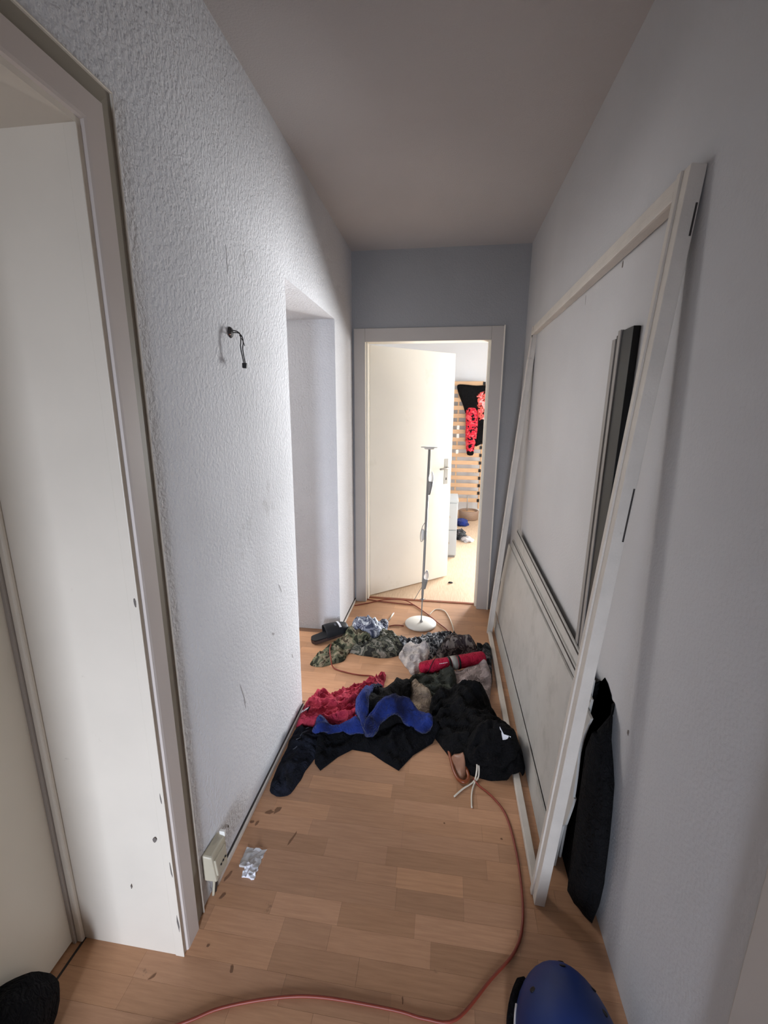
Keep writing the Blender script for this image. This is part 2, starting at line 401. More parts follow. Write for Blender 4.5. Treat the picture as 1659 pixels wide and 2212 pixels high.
MB().tube([(q.x, q.y, 1.0), *[tuple((q + nr * 0.045).to_tuple()[:2]) + (1.0,)], *[tuple((q + nr * 0.05 - dr * 0.11).to_tuple()[:2]) + (0.998,)]], 0.008).build('handle', M['silver'], d1, True)
leafbox(0.752, 0.762, 0.004, 0.006, 0.895, 0.915).build('keyhole', M['dark_edge'], d1)

# ------------------------------------------------------------------ near left doorway: frame, lining, closed door
t2 = sempty('trim_2', (XL, 0.8, 0), 'white lacquered frame and deep lining of the near left doorway')
W = M['lacquer']
def frame_run(name, prof, mat, z_inner):
    # profile = list of (offset from the opening edge, projection from wall); runs up the jamb and over the head
    mb = MB()
    for (o0, p0), (o1, p1) in zip(prof[:-1], prof[1:]):
        a = [(XL, 0.815 + o0, 0), (XL + p0, 0.815 + o0, 0), (XL + p1, 0.815 + o1, 0), (XL, 0.815 + o1, 0)]
        bq = [(x, y, z_inner + (y - 0.815)) for x, y, _ in a]
        mb.hexa(a + bq)
        cq = [(x, -0.9, z) for x, y, z in bq]
        mb.hexa(bq + cq)
    return mb.build(name, mat, t2)
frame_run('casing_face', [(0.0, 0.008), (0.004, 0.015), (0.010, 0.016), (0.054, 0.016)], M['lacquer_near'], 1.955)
frame_run('casing_bevel', [(0.054, 0.016), (0.062, 0.006), (0.094, 0.004)], M['lacquer_shaded'], 1.955)  # shade of the bevel slope painted in as a darker lacquer
frame_run('casing_edge', [(0.094, 0.008), (0.096, 0.009), (0.099, 0.007)], W, 1.955)
MB().box(XO + 0.045, XL + 0.010, 0.803, 0.8151, 0, 1.955).build('lining', W, t2)
MB().box(XO + 0.045, XL + 0.010, -0.06, 0.803, 1.945, 1.9651).build('lining_head', W, t2)
MB().box(XL - 0.012, XL + 0.013, 0.8005, 0.8032, 0, 1.943).build('edge_strip', W, t2, bevel=0.001)
MB().box(XO + 0.045, XO + 0.062, 0.790, 0.803, 0, 1.945).build('door_stop', W, t2, bevel=0.004)
d2 = sempty('door_2', (XO, 0.4, 0), 'closed white door deep in the near left doorway')
MB().box(XO - 0.002, XO + 0.036, -0.06, 0.800, 0.006, 1.945).build('leaf', M['cream'], d2, bevel=0.002)
MB().box(XO + 0.036, XO + 0.045, 0.785, 0.803, 0.0, 1.945).build('rebate', M['lacquer_beige'], d2)
struct(MB().box(XO + 0.058, XO + 0.064, -0.06, 0.803, 0.0, 0.0012).build('trim_5', M['dark_edge']), 'thin dark seam in the floor before the near left door')
# near right doorway frame, just inside the picture at the lower right
t3 = sempty('trim_3', (XR, 0.5, 0), 'pale frame of a doorway beside the camera on the right')
mb = MB(); mb.box(XR - 0.016, XR, 0.478, 0.566, 0, 2.04); mb.box(XR - 0.016, XR, -0.47, 0.478, 1.955, 2.04)
mb.build('casing', M['lacquer_beige'], t3, bevel=0.003)
MB().box(XR - 0.012, XR + 0.12, 0.462, 0.478, 0, 1.955).build('lining', W, t3)

# ------------------------------------------------------------------ white wooden frame leaning on the right wall
FB, FT = Vector((0.316, 1.07, 0.0)), Vector((0.4625, 1.07, 1.942))   # front edge at foot and top of the near post
vdir = (FT - FB).normalized(); FH = (FT - FB).length
udir = Vector((0.006, 1, 0)).normalized(); ndir = udir.cross(vdir).normalized()
if ndir.x < 0: ndir = -ndir
FL = 1.725
fr = thing('wooden_frame', (0.33, 1.9, 0), 'large empty white wooden frame leaning against the right wall', 'frame')
def fbox(u0, u1, v0, v1, n0, n1):
    p = []
    for v in (v0, v1):
        for u, n in ((u0, n0), (u1, n0), (u1, n1), (u0, n1)):
            p.append(FB + udir * u + vdir * v + ndir * n)
    return MB().hexa(p)
DZ = 0.0025
WW = M['white_wood']
for u0 in (0.0, FL - 0.042):
    po = fbox(u0, u0 + 0.042, DZ, FH, 0.0, 0.031).build('post', WW, fr, bevel=0.002)
    fbox(u0 + (0.028 if u0 == 0 else -0.004), u0 + (0.046 if u0 == 0 else 0.014), DZ, FH - 0.001, -0.005, 0.004).build('bead', WW, po, bevel=0.0015)
tr = fbox(0.042, FL - 0.042, FH - 0.045, FH, 0.001, 0.030).build('top_rail', WW, fr, bevel=0.002)
fbox(0.046, FL - 0.046, FH - 0.050, FH - 0.030, -0.005, 0.004).build('bead', WW, tr, bevel=0.0015)
fbox(0.042, FL - 0.042, DZ, 0.022, 0.001, 0.026).build('bottom_rail', WW, fr, bevel=0.002)
for v in (FH - 0.25, 1.1):
    fbox(FL - 0.028, FL - 0.012, v, v + 0.07, -0.003, 0.0).build('hinge_mark', M['white_plastic'], fr)
fbox(FL - 0.046, FL - 0.038, FH - 0.062, FH - 0.044, -0.003, 0.002).build('corner_bracket', M['dark_edge'], fr)
for v in (FH - 0.13, 1.16):
    fbox(-0.0015, 0.0, v, v + 0.13 if v < 1.5 else v + 0.06, 0.024, 0.0275).build('slot', M['dark_edge'], fr)

# ------------------------------------------------------------------ panels and boards behind the frame
pn = thing('folded_panel', (0.39, 2.1, 0), 'dirty white folded hardboard panel lying on edge behind the frame', 'panel')
def px(z): return 0.387 + 0.105 * z
def panel_section(name, zs, off, ynear, yfar):
    mb = MB(); T = 0.007
    vs = []; n = len(zs)
    NY = 14
    for side in (0, 1):
        for i, z in enumerate(zs):
            for j in range(NY):
                t = j / (NY - 1); yn = ynear(z); y = yn + (yfar(z) - yn) * t
                bow = 0.006 * math.sin(t * 3.0 + z * 6)
                vs.append((px(z) + off + side * T + bow * (1 - z), y, z))
    fs = []
    S = n * NY
    for i in range(n - 1):
        for j in range(NY - 1):
            a = i * NY + j
            fs.append((a, a + 1, a + NY + 1, a + NY)); fs.append((S + a, S + a + NY, S + a + NY + 1, S + a + 1))
    for j in range(NY - 1):
        a = j; fs.append((a, S + a, S + a + 1, a + 1)); a = (n - 1) * NY + j; fs.append((a, a + 1, S + a + 1, S + a))
    for i in range(n - 1):
        a = i * NY; fs.append((a, a + NY, S + a + NY, S + a)); a = i * NY + NY - 1; fs.append((a, S + a, S + a + NY, a + NY))
    return mb.add(vs, fs).build(name, M['panel'], pn, bevel=0.0)
YN = [(0.0, 1.235), (0.05, 1.20), (0.089, 1.195), (0.158, 1.204), (0.21, 1.165), (0.323, 1.149), (0.388, 1.159), (0.475, 1.182), (0.559, 1.169), (0.628, 1.145)]
def ynear(z): return float(np.interp(z, [a for a, _ in YN], [b_ for _, b_ in YN]))
def yfar(z): return 2.92 - 0.06 * z
panel_section('lower_leaf', list(np.linspace(0.002, 0.094, 5)), -0.013, ynear, yfar)
panel_section('middle_leaf', list(np.linspace(0.098, 0.326, 9)), -0.004, ynear, yfar)
panel_section('upper_leaf', list(np.linspace(0.330, 0.602, 9)), -0.0085, ynear, yfar)

def board(name, pts_bottom_top, y0, y1, thick, label, mat, dz=0.0, rise=0.0):
    (xb, zb), (xt, zt) = pts_bottom_top
    t = thing(name, (xb, (y0 + y1) / 2, 0), label, 'board')
    p = [(xb, y0, zb), (xb + thick, y0, zb), (xb + thick, y1, zb), (xb, y1, zb), (xt, y0, zt), (xt + thick, y0, zt), (xt + thick, y1, zt + rise), (xt, y1, zt + rise)]
    MB().hexa(p).build('face', mat, t, bevel=0.002)
    q = [(xt - 0.001, y0 + .004, zt - 0.014), (xt, y0 + .004, zt - 0.014), (xt, y1 - .004, zt + rise - 0.014), (xt - 0.001, y1 - .004, zt + rise - 0.014),
         (xt - 0.0012, y0 + .004, zt - 0.004), (xt - .0002, y0 + .004, zt - 0.004), (xt - .0002, y1 - .004, zt + rise - 0.004), (xt - 0.0012, y1 - .004, zt + rise - 0.004)]
    MB().hexa(q).build('groove', M['dark_edge'], t)
    return t
board('shelf_board', ((0.401, 0.003), (0.4525, 0.632)), 1.200, 2.80, 0.008, 'long white shelf board standing between the folded panel and a second board', M['panel'], rise=0.026)
board('shelf_board', ((0.426, 0.003), (0.4625, 0.676)), 1.232, 2.72, 0.008, 'long white shelf board touching the right wall, top edge highest of the boards', M['panel'], rise=0.070)

bp = thing('black_board', (0.455, 1.39, 0), 'tall narrow black board with grey edge strips upright against the right wall', 'board')
def slant(x0b, x0t, th, y0, y1, z1, name, mat, yb=0.045):
    p = [(x0b, y0 + yb, 0.003), (x0b + th, y0 + yb, 0.003), (x0b + th, y1 + yb, 0.003), (x0b, y1 + yb, 0.003), (x0t, y0, z1), (x0t + th, y0, z1), (x0t + th, y1, z1), (x0t, y1, z1)]
    return MB().hexa(p).build(name, mat, bp, bevel=0.0015)
slant(0.4735, 0.4745, 0.018, 1.292, 1.388, 1.680, 'face', M['black_board'])
slant(0.4715, 0.4705, 0.010, 1.368, 1.388, 1.683, 'edge_strip', M['grey_edge'])
slant(0.4725, 0.4725, 0.018, 1.389, 1.402, 1.672, 'groove', M['dark_edge'])
slant(0.4715, 0.4705, 0.020, 1.403, 1.428, 1.664, 'edge_strip', M['grey_edge'])

# ------------------------------------------------------------------ cloth: garments settle on a shared height field
RES = 0.008
GX0, GX1, GY0, GY1 = -1.0, 0.6, 1.15, 3.1
NXg, NYg = int((GX1 - GX0) / RES) + 1, int((GY1 - GY0) / RES) + 1
HM = np.zeros((NXg, NYg))
gx = GX0 + np.arange(NXg) * RES; gy = GY0 + np.arange(NYg) * RES
GXX, GYY = np.meshgrid(gx, gy, indexing='ij')
def dilate(a, k):
    for _ in range(k):
        p = np.pad(a, 1, mode='edge'); a = np.maximum.reduce([p[1:-1, 1:-1], p[2:, 1:-1], p[:-2, 1:-1], p[1:-1, 2:], p[1:-1, :-2]])
    return a
def blur(a, k):
    for _ in range(k):
        p = np.pad(a, 1, mode='edge'); a = (p[1:-1, 1:-1] * 2 + p[2:, 1:-1] + p[:-2, 1:-1] + p[1:-1, 2:] + p[1:-1, :-2]) / 6
    return a
def samp(a, x, y):
    fx = np.clip((np.asarray(x) - GX0) / RES, 0, NXg - 1.001); fy = np.clip((np.asarray(y) - GY0) / RES, 0, NYg - 1.001)
    i = fx.astype(int); j = fy.astype(int); u = fx - i; v = fy - j
    return a[i, j] * (1 - u) * (1 - v) + a[i + 1, j] * u * (1 - v) + a[i, j + 1] * (1 - u) * v + a[i + 1, j + 1] * u * v
def seg_dist(px_, py_, poly):
    d = np.full(len(px_), 9.0)
    for (x0, y0), (x1, y1) in zip(poly, poly[1:] + poly[:1]):
        dx, dy = x1 - x0, y1 - y0; L = dx * dx + dy * dy + 1e-12
        t = np.clip(((px_ - x0) * dx + (py_ - y0) * dy) / L, 0, 1)
        d = np.minimum(d, np.hypot(px_ - x0 - t * dx, py_ - y0 - t * dy))
    return d
def inside(px_, py_, poly):
    c = np.zeros(len(px_), bool)
    for (x0, y0), (x1, y1) in zip(poly, poly[1:] + poly[:1]):
        if y0 == y1: continue
        c ^= ((y0 > py_) != (y1 > py_)) & (px_ < (x1 - x0) * (py_ - y0) / (y1 - y0) + x0)
    return c
def ridge(x, y, seed, ang, fr_=14.0, an=0.38):
    fr_ *= 1.25
    ca, sa = math.cos(ang), math.sin(ang)
    u = (x * ca + y * sa) * fr_ * an; v = (-x * sa + y * ca) * fr_
    wv = noise.noise(Vector((x * 8, y * 8, seed + 5.1))) * 1.6
    def r(n_, k): return max(1 - abs(n_) * 2.4, 0) ** k
    n1 = r(noise.noise(Vector((u + wv * .6, v + wv, seed))), 1.3)
    n2 = r(noise.noise(Vector((v * 0.9 + 3 - wv, u * 2.4 + wv, seed + 9))), 1.2)
    n3 = r(noise.noise(Vector((u * 3.2 + wv, v * 2.3, seed + 17))), 1.0)
    return n1 * 0.62 + n2 * 0.34 * (0.4 + n1) + n3 * 0.22
def garment(name, poly, thick, puff, wr, seed, mat, parent=None, ang=0.5, edge=0.028, sp=0.0065, jit=0.005, freq=14.0, lift=0.003, smooth_poly=True, sink=False):
    global HM
    rs = random.Random(seed)
    pp = [p.to_tuple() for p in crom([(x, y, 0) for x, y in poly], 0.014, True)] if smooth_poly else [(x, y, 0) for x, y in poly]
    bd = []
    for x, y, _ in pp:
        n_ = noise.noise(Vector((x * 30, y * 30, seed))) * jit
        bd.append((x + n_, y + noise.noise(Vector((x * 30, y * 30, seed + 4))) * jit))
    xs = [p[0] for p in bd]; ys = [p[1] for p in bd]
    GX, GY = np.meshgrid(np.arange(min(xs), max(xs), sp), np.arange(min(ys), max(ys), sp * 0.87), indexing='ij')
    X = GX.ravel() + np.array([rs.uniform(-.25, .25) * sp for _ in range(GX.size)]); Yv = GY.ravel() + np.array([rs.uniform(-.25, .25) * sp for _ in range(GX.size)])
    ok = inside(X, Yv, bd); X = X[ok]; Yv = Yv[ok]
    dd = seg_dist(X, Yv, bd); ok = dd > sp * 0.55; X = X[ok]; Yv = Yv[ok]; dd = dd[ok]
    nb = len(bd)
    AX = np.concatenate([np.array(xs), X]); AY = np.concatenate([np.array(ys), Yv]); DD = np.concatenate([np.zeros(nb), dd])
    cv, ce, cf, ov, _, _ = delaunay_2d_cdt([Vector((a, b_)) for a, b_ in zip(AX, AY)], [(i, (i + 1) % nb) for i in range(nb)], [], 1, 1e-6)
    VX = np.array([v.x for v in cv]); VY = np.array([v.y for v in cv])
    VD = seg_dist(VX, VY, bd); isb = VD < 1e-4
    raw = samp(HM, VX, VY)
    base = samp(blur(dilate(HM, 2), 4), VX, VY); base = np.maximum(base, raw)
    t = np.clip(VD / edge, 0, 1); e = np.sqrt(np.clip(1 - (1 - t) ** 2, 0, 1))
    dm = max(VD.max(), 1e-3); pf = np.clip(VD / dm, 0, 1); pf = pf * pf * (3 - 2 * pf)
    rg = np.array([ridge(a, b_, seed, ang, freq) for a, b_ in zip(VX, VY)])
    e2 = 0.35 + 0.65 * t
    top = base + lift + e * thick * 0.6 + puff * pf + e2 * wr * rg * np.clip(VD / 0.010, 0, 1)
    low = np.clip(raw - 0.0, 0.0004, None)
    n = len(cv)
    # horizontal sway of folds gives cloth an uneven outline from the side
    sx = np.array([noise.noise(Vector((a * 26, b_ * 26, seed + 20))) for a, b_ in zip(VX, VY)]) * 0.006 * t
    verts = [(VX[i] + sx[i], VY[i] - sx[i], top[i]) for i in range(n)] + [(VX[i], VY[i], min(low[i], top[i] - 0.001)) for i in range(n)]
    faces = [tuple(f) for f in cf] + [tuple(n + k for k in reversed(f)) for f in cf]
    cnt = {}
    for f in cf:
        for a, b_ in zip(f, list(f[1:]) + [f[0]]):
            cnt[(a, b_)] = 1
    for (a, b_) in cnt:
        if (b_, a) not in cnt: faces.append((b_, a, n + a, n + b_))
    me = bpy.data.meshes.new(name); me.from_pydata(verts, [], faces); me.update()
    for p in me.polygons: p.use_smooth = True
    me.materials.append(mat)
    o = bpy.data.objects.new(name, me); C.objects.link(o)
    if parent: adopt(o, parent)
    # update height field
    m_ = (GXX >= min(xs)) & (GXX <= max(xs)) & (GYY >= min(ys)) & (GYY <= max(ys))
    fx = GXX[m_]; fy = GYY[m_]; inn = inside(fx, fy, bd)
    if inn.any():
        ix, iy = np.nonzero(m_); ix = ix[inn]; iy = iy[inn]
        px_, py_ = gx[ix], gy[iy]
        for k0 in range(0, len(px_), 400):
            A = (px_[k0:k0 + 400, None] - VX[None]) ** 2 + (py_[k0:k0 + 400, None] - VY[None]) ** 2
            HM[ix[k0:k0 + 400], iy[k0:k0 + 400]] = np.maximum(HM[ix[k0:k0 + 400], iy[k0:k0 + 400]], top[A.argmin(1)] + 0.001)
    return o
def gz(x, y): return float(samp(HM, [x], [y])[0])

CAMO_GREY = [(-0.597, 2.481), (-0.558, 2.659), (-0.472, 2.720), (-0.359, 2.649), (-0.261, 2.606), (-0.219, 2.498), (-0.223, 2.420), (-0.295, 2.357), (-0.437, 2.351), (-0.544, 2.377), (-0.591, 2.414)]
CAMO_OLIVE = [(-0.746, 2.218), (-0.727, 2.327), (-0.684, 2.427), (-0.635, 2.511), (-0.611, 2.611), (-0.487, 2.624), (-0.421, 2.513), (-0.480, 2.423), (-0.543, 2.371), (-0.560, 2.281), (-0.624, 2.232), (-0.684, 2.198)]
CAMO_BLUE = [(-0.549, 2.498), (-0.558, 2.633), (-0.478, 2.751), (-0.371, 2.833), (-0.353, 2.698), (-0.374, 2.582), (-0.388, 2.494), (-0.477, 2.486)]
WHITE_SHIRT = [(-0.236, 2.382), (-0.194, 2.477), (-0.120, 2.460), (-0.053, 2.436), (-0.075, 2.303), (-0.130, 2.196), (-0.175, 2.259), (-0.220, 2.332)]
GREY_SCARF = [(-0.250, 2.511), (-0.169, 2.600), (0.005, 2.690), (0.123, 2.700), (0.095, 2.550), (0.008, 2.461), (-0.059, 2.360), (-0.155, 2.434)]
CAMO_MOUND = [(-0.013, 2.388), (0.012, 2.486), (0.068, 2.577), (0.150, 2.602), (0.228, 2.583), (0.253, 2.511), (0.260, 2.460), (0.162, 2.426), (0.051, 2.373)]
DARK_PATTERN = [(0.241, 2.522), (0.300, 2.555), (0.322, 2.523), (0.318, 2.412), (0.300, 2.188), (0.278, 2.133), (0.255, 2.267), (0.240, 2.449)]
PINK_FLEECE = [(0.043, 2.178), (0.102, 2.245), (0.240, 2.330), (0.290, 2.258), (0.290, 2.130), (0.246, 1.957), (0.130, 1.909), (0.086, 2.004)]
GREEN_JACKET = [(-0.150, 2.153), (-0.066, 2.198), (0.055, 2.221), (0.098, 2.157), (0.096, 2.020), (0.017, 1.923), (-0.090, 1.977), (-0.154, 2.081)]
BEIGE = [(-0.175, 2.044), (-0.116, 2.071), (-0.031, 1.976), (-0.004, 1.867), (-0.072, 1.870), (-0.154, 1.967)]
BLACK_BUNDLE = [(-0.012, 1.962), (0.084, 2.021), (0.200, 2.055), (0.268, 2.000), (0.296, 1.894), (0.335, 1.815), (0.372, 1.738), (0.380, 1.617), (0.350, 1.553), (0.234, 1.521), (0.142, 1.541), (0.079, 1.601), (0.018, 1.695), (-0.028, 1.790)]
NAVY_SLEEVE = [(-0.642, 1.690), (-0.647, 1.524), (-0.644, 1.370), (-0.614, 1.326), (-0.558, 1.334), (-0.538, 1.385), (-0.520, 1.487), (-0.488, 1.588), (-0.505, 1.694)]
BLACK_FLAP = [(-0.534, 1.690), (-0.513, 1.571), (-0.501, 1.503), (-0.467, 1.468), (-0.412, 1.549), (-0.358, 1.600), (-0.278, 1.596), (-0.211, 1.553), (-0.143, 1.516), (-0.092, 1.607), (-0.009, 1.691), (0.021, 1.736), (-0.026, 1.834), (-0.185, 1.852), (-0.397, 1.765)]
RED_SHIRT = [(-0.650, 1.696), (-0.655, 1.788), (-0.655, 1.899), (-0.600, 1.960), (-0.531, 1.956), (-0.452, 2.024), (-0.364, 2.094), (-0.289, 2.179), (-0.295, 1.977), (-0.314, 1.802), (-0.344, 1.727), (-0.499, 1.683), (-0.592, 1.675), (-0.620, 1.665)]
HOODIE_MOUND = [(-0.384, 1.791), (-0.369, 1.881), (-0.309, 1.988), (-0.234, 2.107), (-0.168, 2.113), (-0.136, 2.033), (-0.133, 1.886), (-0.080, 1.789), (-0.172, 1.740), (-0.294, 1.688)]
BLUE_BAND_A = [(-0.383, 1.768), (-0.378, 1.843), (-0.335, 1.927), (-0.281, 2.011), (-0.317, 1.906), (-0.320, 1.816), (-0.309, 1.726), (-0.289, 1.657), (-0.318, 1.659), (-0.355, 1.716)]
BLUE_BAND_B = [(-0.317, 1.653), (-0.286, 1.745), (-0.227, 1.822), (-0.151, 1.848), (-0.072, 1.838), (-0.020, 1.793), (-0.012, 1.735), (-0.060, 1.715), (-0.112, 1.735), (-0.179, 1.755), (-0.242, 1.713), (-0.278, 1.659)]
BLUE_BAND_C = [(-0.552, 1.632), (-0.533, 1.690), (-0.464, 1.675), (-0.365, 1.721), (-0.312, 1.672), (-0.415, 1.652), (-0.512, 1.614)]

# the frame's bottom rail lies under the cloth
HM[(GXX > 0.306) & (GXX < 0.356) & (GYY > 1.07) & (GYY < 2.80)] = 0.027
g = garment('camouflage_trousers', CAMO_GREY, 0.020, 0.030, 0.034, 3, M['camo_grey'], ang=0.2, freq=17)
tag(g, 'crumpled grey green camouflage trousers left of the lamp base', 'trousers')
g = garment('camouflage_jacket', CAMO_OLIVE, 0.016, 0.022, 0.028, 5, M['camo_olive'], ang=0.9, freq=17)
tag(g, 'olive camouflage jacket spilling into the left passage under the black slide', 'jacket')
g = garment('blue_shirt', CAMO_BLUE, 0.012, 0.014, 0.026, 8, M['camo_blue'], ang=0.4, freq=20)
tag(g, 'blue and white patterned shirt on top of the camouflage clothes', 'shirt')
g = garment('patterned_scarf', GREY_SCARF, 0.014, 0.016, 0.028, 13, M['scarf'], ang=0.5, freq=19)
tag(g, 'black and white patterned scarf in front of the lamp base', 'scarf')
g = garment('white_shirt', WHITE_SHIRT, 0.010, 0.016, 0.034, 15, M['white_cloth'], ang=-1.0, freq=15)
tag(g, 'crumpled off white shirt at the left end of the red roll', 'shirt')
g = garment('checked_shirt', CAMO_MOUND, 0.030, 0.075, 0.030, 17, M['camo_dark'], ang=0.3, freq=13, edge=0.05)
tag(g, 'dark brown camouflage shirt heaped behind the red roll', 'shirt')
g = garment('dark_scarf', DARK_PATTERN, 0.016, 0.02, 0.024, 19, M['dark_print'], ang=1.5, freq=18)
tag(g, 'dark mottled scarf trailing along the leaning frame', 'scarf')
g = garment('fleece_jumper', PINK_FLEECE, 0.022, 0.030, 0.030, 21, M['pink_fleece'], ang=0.2, freq=12)
tag(g, 'greyish pink fleece jumper between the red roll and the black clothes', 'jumper')
g = garment('olive_jacket', GREEN_JACKET, 0.018, 0.030, 0.034, 23, M['green_cloth'], ang=0.3, freq=12)
tag(g, 'dark olive jacket in the middle of the pile below the red roll', 'jacket')
g = garment('beige_trousers', BEIGE, 0.016, 0.016, 0.020, 25, M['beige_cloth'], ang=-0.9, freq=18)
tag(g, 'folded beige trousers peeping out in the middle of the pile', 'trousers')

# black bundle with its drawstring and small white patch
bd_ = thing('black_jacket', (0.18, 1.78, 0), 'large black jacket heaped beside the leaning frame', 'jacket')
garment('cloth', BLACK_BUNDLE, 0.026, 0.066, 0.044, 29, M['black_cloth'], bd_, ang=-0.6, freq=10, edge=0.05)
garment('hood', [(0.15, 1.56), (0.24, 1.545), (0.33, 1.575), (0.35, 1.66), (0.29, 1.71), (0.19, 1.69), (0.14, 1.63)], 0.006, 0.018, 0.034, 31, M['black_cloth'], bd_, ang=0.9, freq=13)
GL = [(0.268, 1.632), (0.284, 1.614), (0.312, 1.610), (0.290, 1.604), (0.280, 1.606)]
mb = MB(); k_ = len(GL); vs = [(x, y, gz(x, y) + 0.007) for x, y in GL] + [(x, y, gz(x, y) + 0.001) for x, y in GL]
mb.add(vs, [tuple(range(k_)), tuple(range(2 * k_ - 1, k_ - 1, -1))] + [(i, (i + 1) % k_, k_ + (i + 1) % k_, k_ + i) for i in range(k_)]).build('white_patch', M['white_ink'], bd_)
ds = [[(0.168, 1.575, 0.055), (0.176, 1.550, 0.040), (0.170, 1.520, 0.010), (0.157, 1.497, 0.005), (0.118, 1.462, 0.004), (0.082, 1.420, 0.004)],
      [(0.174, 1.576, 0.055), (0.183, 1.552, 0.040), (0.181, 1.523, 0.010), (0.163, 1.492, 0.005), (0.150, 1.441, 0.004), (0.147, 1.381, 0.004)]]
for d_ in ds: MB().tube(crom(d_, 0.008), 0.0032, 8).build('drawstring', M['white_cord'], bd_, True)

# leather strap loop poking out under the black jacket
lt = crom([(0.060, 1.66, 0.012), (0.070, 1.60, 0.012), (0.083, 1.535, 0.012), (0.102, 1.494, 0.012), (0.127, 1.488, 0.012), (0.141, 1.510, 0.012), (0.136, 1.545, 0.014), (0.118, 1.60, 0.014)], 0.008)
mb = MB(); mb.tube(lt, 0.007, 8)
st = mb.build('leather_strap', M['leather'], None, True); tag(st, 'orange brown leather strap loop under the black jacket', 'strap')
g = garment('leather_pouch', [(0.075, 1.60), (0.086, 1.545), (0.104, 1.510), (0.124, 1.506), (0.130, 1.53), (0.118, 1.59)], 0.008, 0.008, 0.004, 33, M['pouch'], edge=0.012, sp=0.006)
tag(g, 'small pale brown leather pouch inside the strap loop', 'pouch')

# navy jacket with sleeve and flap
nj = thing('navy_jacket', (-0.40, 1.60, 0), 'navy black jacket at the front of the pile, sleeve along the left wall', 'jacket')
sl = garment('sleeve', NAVY_SLEEVE, 0.024, 0.022, 0.024, 37, M['navy_cloth'], nj, ang=0.1, freq=11, edge=0.04)
for i, (a, b_, dx, dy) in enumerate([(-0.600, 1.560, .012, .028), (-0.596, 1.595, .02, .018), (-0.586, 1.618, .022, .012), (-0.585, 1.645, .015, .022), (-0.606, 1.528, .016, .010)]):
    za, zb = gz(a, b_) + .002, gz(a + dx, b_ + dy) + .002
    MB().tube([(a, b_, za), (a + dx * .5, b_ + dy * .5, gz(a + dx * .5, b_ + dy * .5) + .002), (a + dx, b_ + dy, zb)], 0.0022, 6).build('faded_print', M['grey_ink'], sl, True)
garment('front_flap', BLACK_FLAP, 0.012, 0.022, 0.020, 39, M['navy_dark'], nj, ang=1.2, freq=12, smooth_poly=False, jit=0.004, edge=0.02)
g = garment('red_shirt', RED_SHIRT, 0.016, 0.026, 0.040, 41, M['red_cloth'], ang=0.5, freq=15)
rsx = tag(g, 'crumpled raspberry red sports shirt against the left wall', 'shirt')
z0 = gz(-0.630, 1.770)
def flat_tag(x, y, dx, dy, wx, wy, name, mat, parent):
    p = []
    for up_ in (0.0015, 0.004):
        for a, b_ in ((0, 0), (1, 0), (1, 1), (0, 1)):
            X, Y_ = x + dx * a + wx * b_, y + dy * a + wy * b_
            p.append((X, Y_, gz(X, Y_) + up_))
    return MB().hexa(p).build(name, mat, parent)
flat_tag(-0.650, 1.752, 0.040, -0.004, 0.006, 0.026, 'logo_patch', M['navy_cloth'], rsx)
lp = flat_tag(-0.648, 1.758, 0.034, -0.004, 0.004, 0.012, 'logo_print', M['white_ink'], rsx)
lp.location.z += 0.003
flat_tag(-0.400, 1.955, 0.014, 0.002, -0.002, 0.016, 'label', M['white_ink'], rsx)
hd = thing('blue_hoodie', (-0.24, 1.85, 0), 'black hoodie with royal blue lining piled in the middle front', 'hoodie')
garment('hood', HOODIE_MOUND, 0.035, 0.070, 0.022, 43, M['black_cloth'], hd, ang=0.9, freq=10, edge=0.05)
garment('lining', BLUE_BAND_C, 0.016, 0.014, 0.012, 45, M['blue_cloth'], hd, ang=0.2, edge=0.025)
garment('lining', BLUE_BAND_A, 0.020, 0.012, 0.010, 47, M['blue_cloth'], hd, ang=1.2, edge=0.02)
garment('lining', BLUE_BAND_B, 0.014, 0.014, 0.016, 49, M['blue_cloth'], hd, ang=0.3, edge=0.025)

# red roll
ra = Vector((-0.100, 2.190, 0)); rb = Vector((0.268, 2.335, 0))
za = max(gz(ra.x + (rb.x - ra.x) * t, ra.y + (rb.y - ra.y) * t) for t in np.linspace(0.1, 0.9, 9)) + 0.026
ra.z = za; rb.z = za + 0.012
rr = thing('red_roll', (0.08, 2.26, za - 0.03), 'rolled red nylon bag lying across the pile in front of the lamp', 'roll')
pts = [ra.lerp(rb, t) for t in (0.0, 0.012, 0.035, 0.1, 0.25, 0.4, 0.55, 0.7, 0.85, 0.965, 0.99, 1.0)]
MB().tube(pts, 0.03, 24, radii=[0.016, 0.028, 0.033, 0.036, 0.038, 0.037, 0.039, 0.038, 0.040, 0.039, 0.035, 0.022]).build('roll', M['red_nylon'], rr, True)
ax = (rb - ra).normalized()
for t in (0.44, 0.58):
    c = ra.lerp(rb, t); MB().tube([c - ax * 0.006, c + ax * 0.006], 0.0405, 24).build('strap', M['dark_plastic'], rr, True)
c = ra.lerp(rb, 0.51); MB().tube([c - ax * 0.018, c + ax * 0.018], 0.0398, 24).build('patch', M['grey_metal'], rr, True)
side = ax.cross(Vector((0, 0, 1))).normalized()
cc = [ra.lerp(rb, t) + side * math.cos(s) * 0.0385 + Vector((0, 0, 1)) * math.sin(s) * 0.0385 for t, s in ((0.08, -0.6), (0.11, 0.1), (0.15, 0.8), (0.2, 1.4), (0.24, 1.9))]
MB().tube(cc, 0.0022, 6).build('cord', M['dark_plastic'], rr, True)
for k in range(5):
    t = 0.27 + 0.026 * k
    c = ra.lerp(rb, t) + side * 0.0272 + Vector((0, 0, 0.0272)); MB().tube([c, c + ax * 0.007], 0.0018, 6).build('print', M['white_ink'], rr)

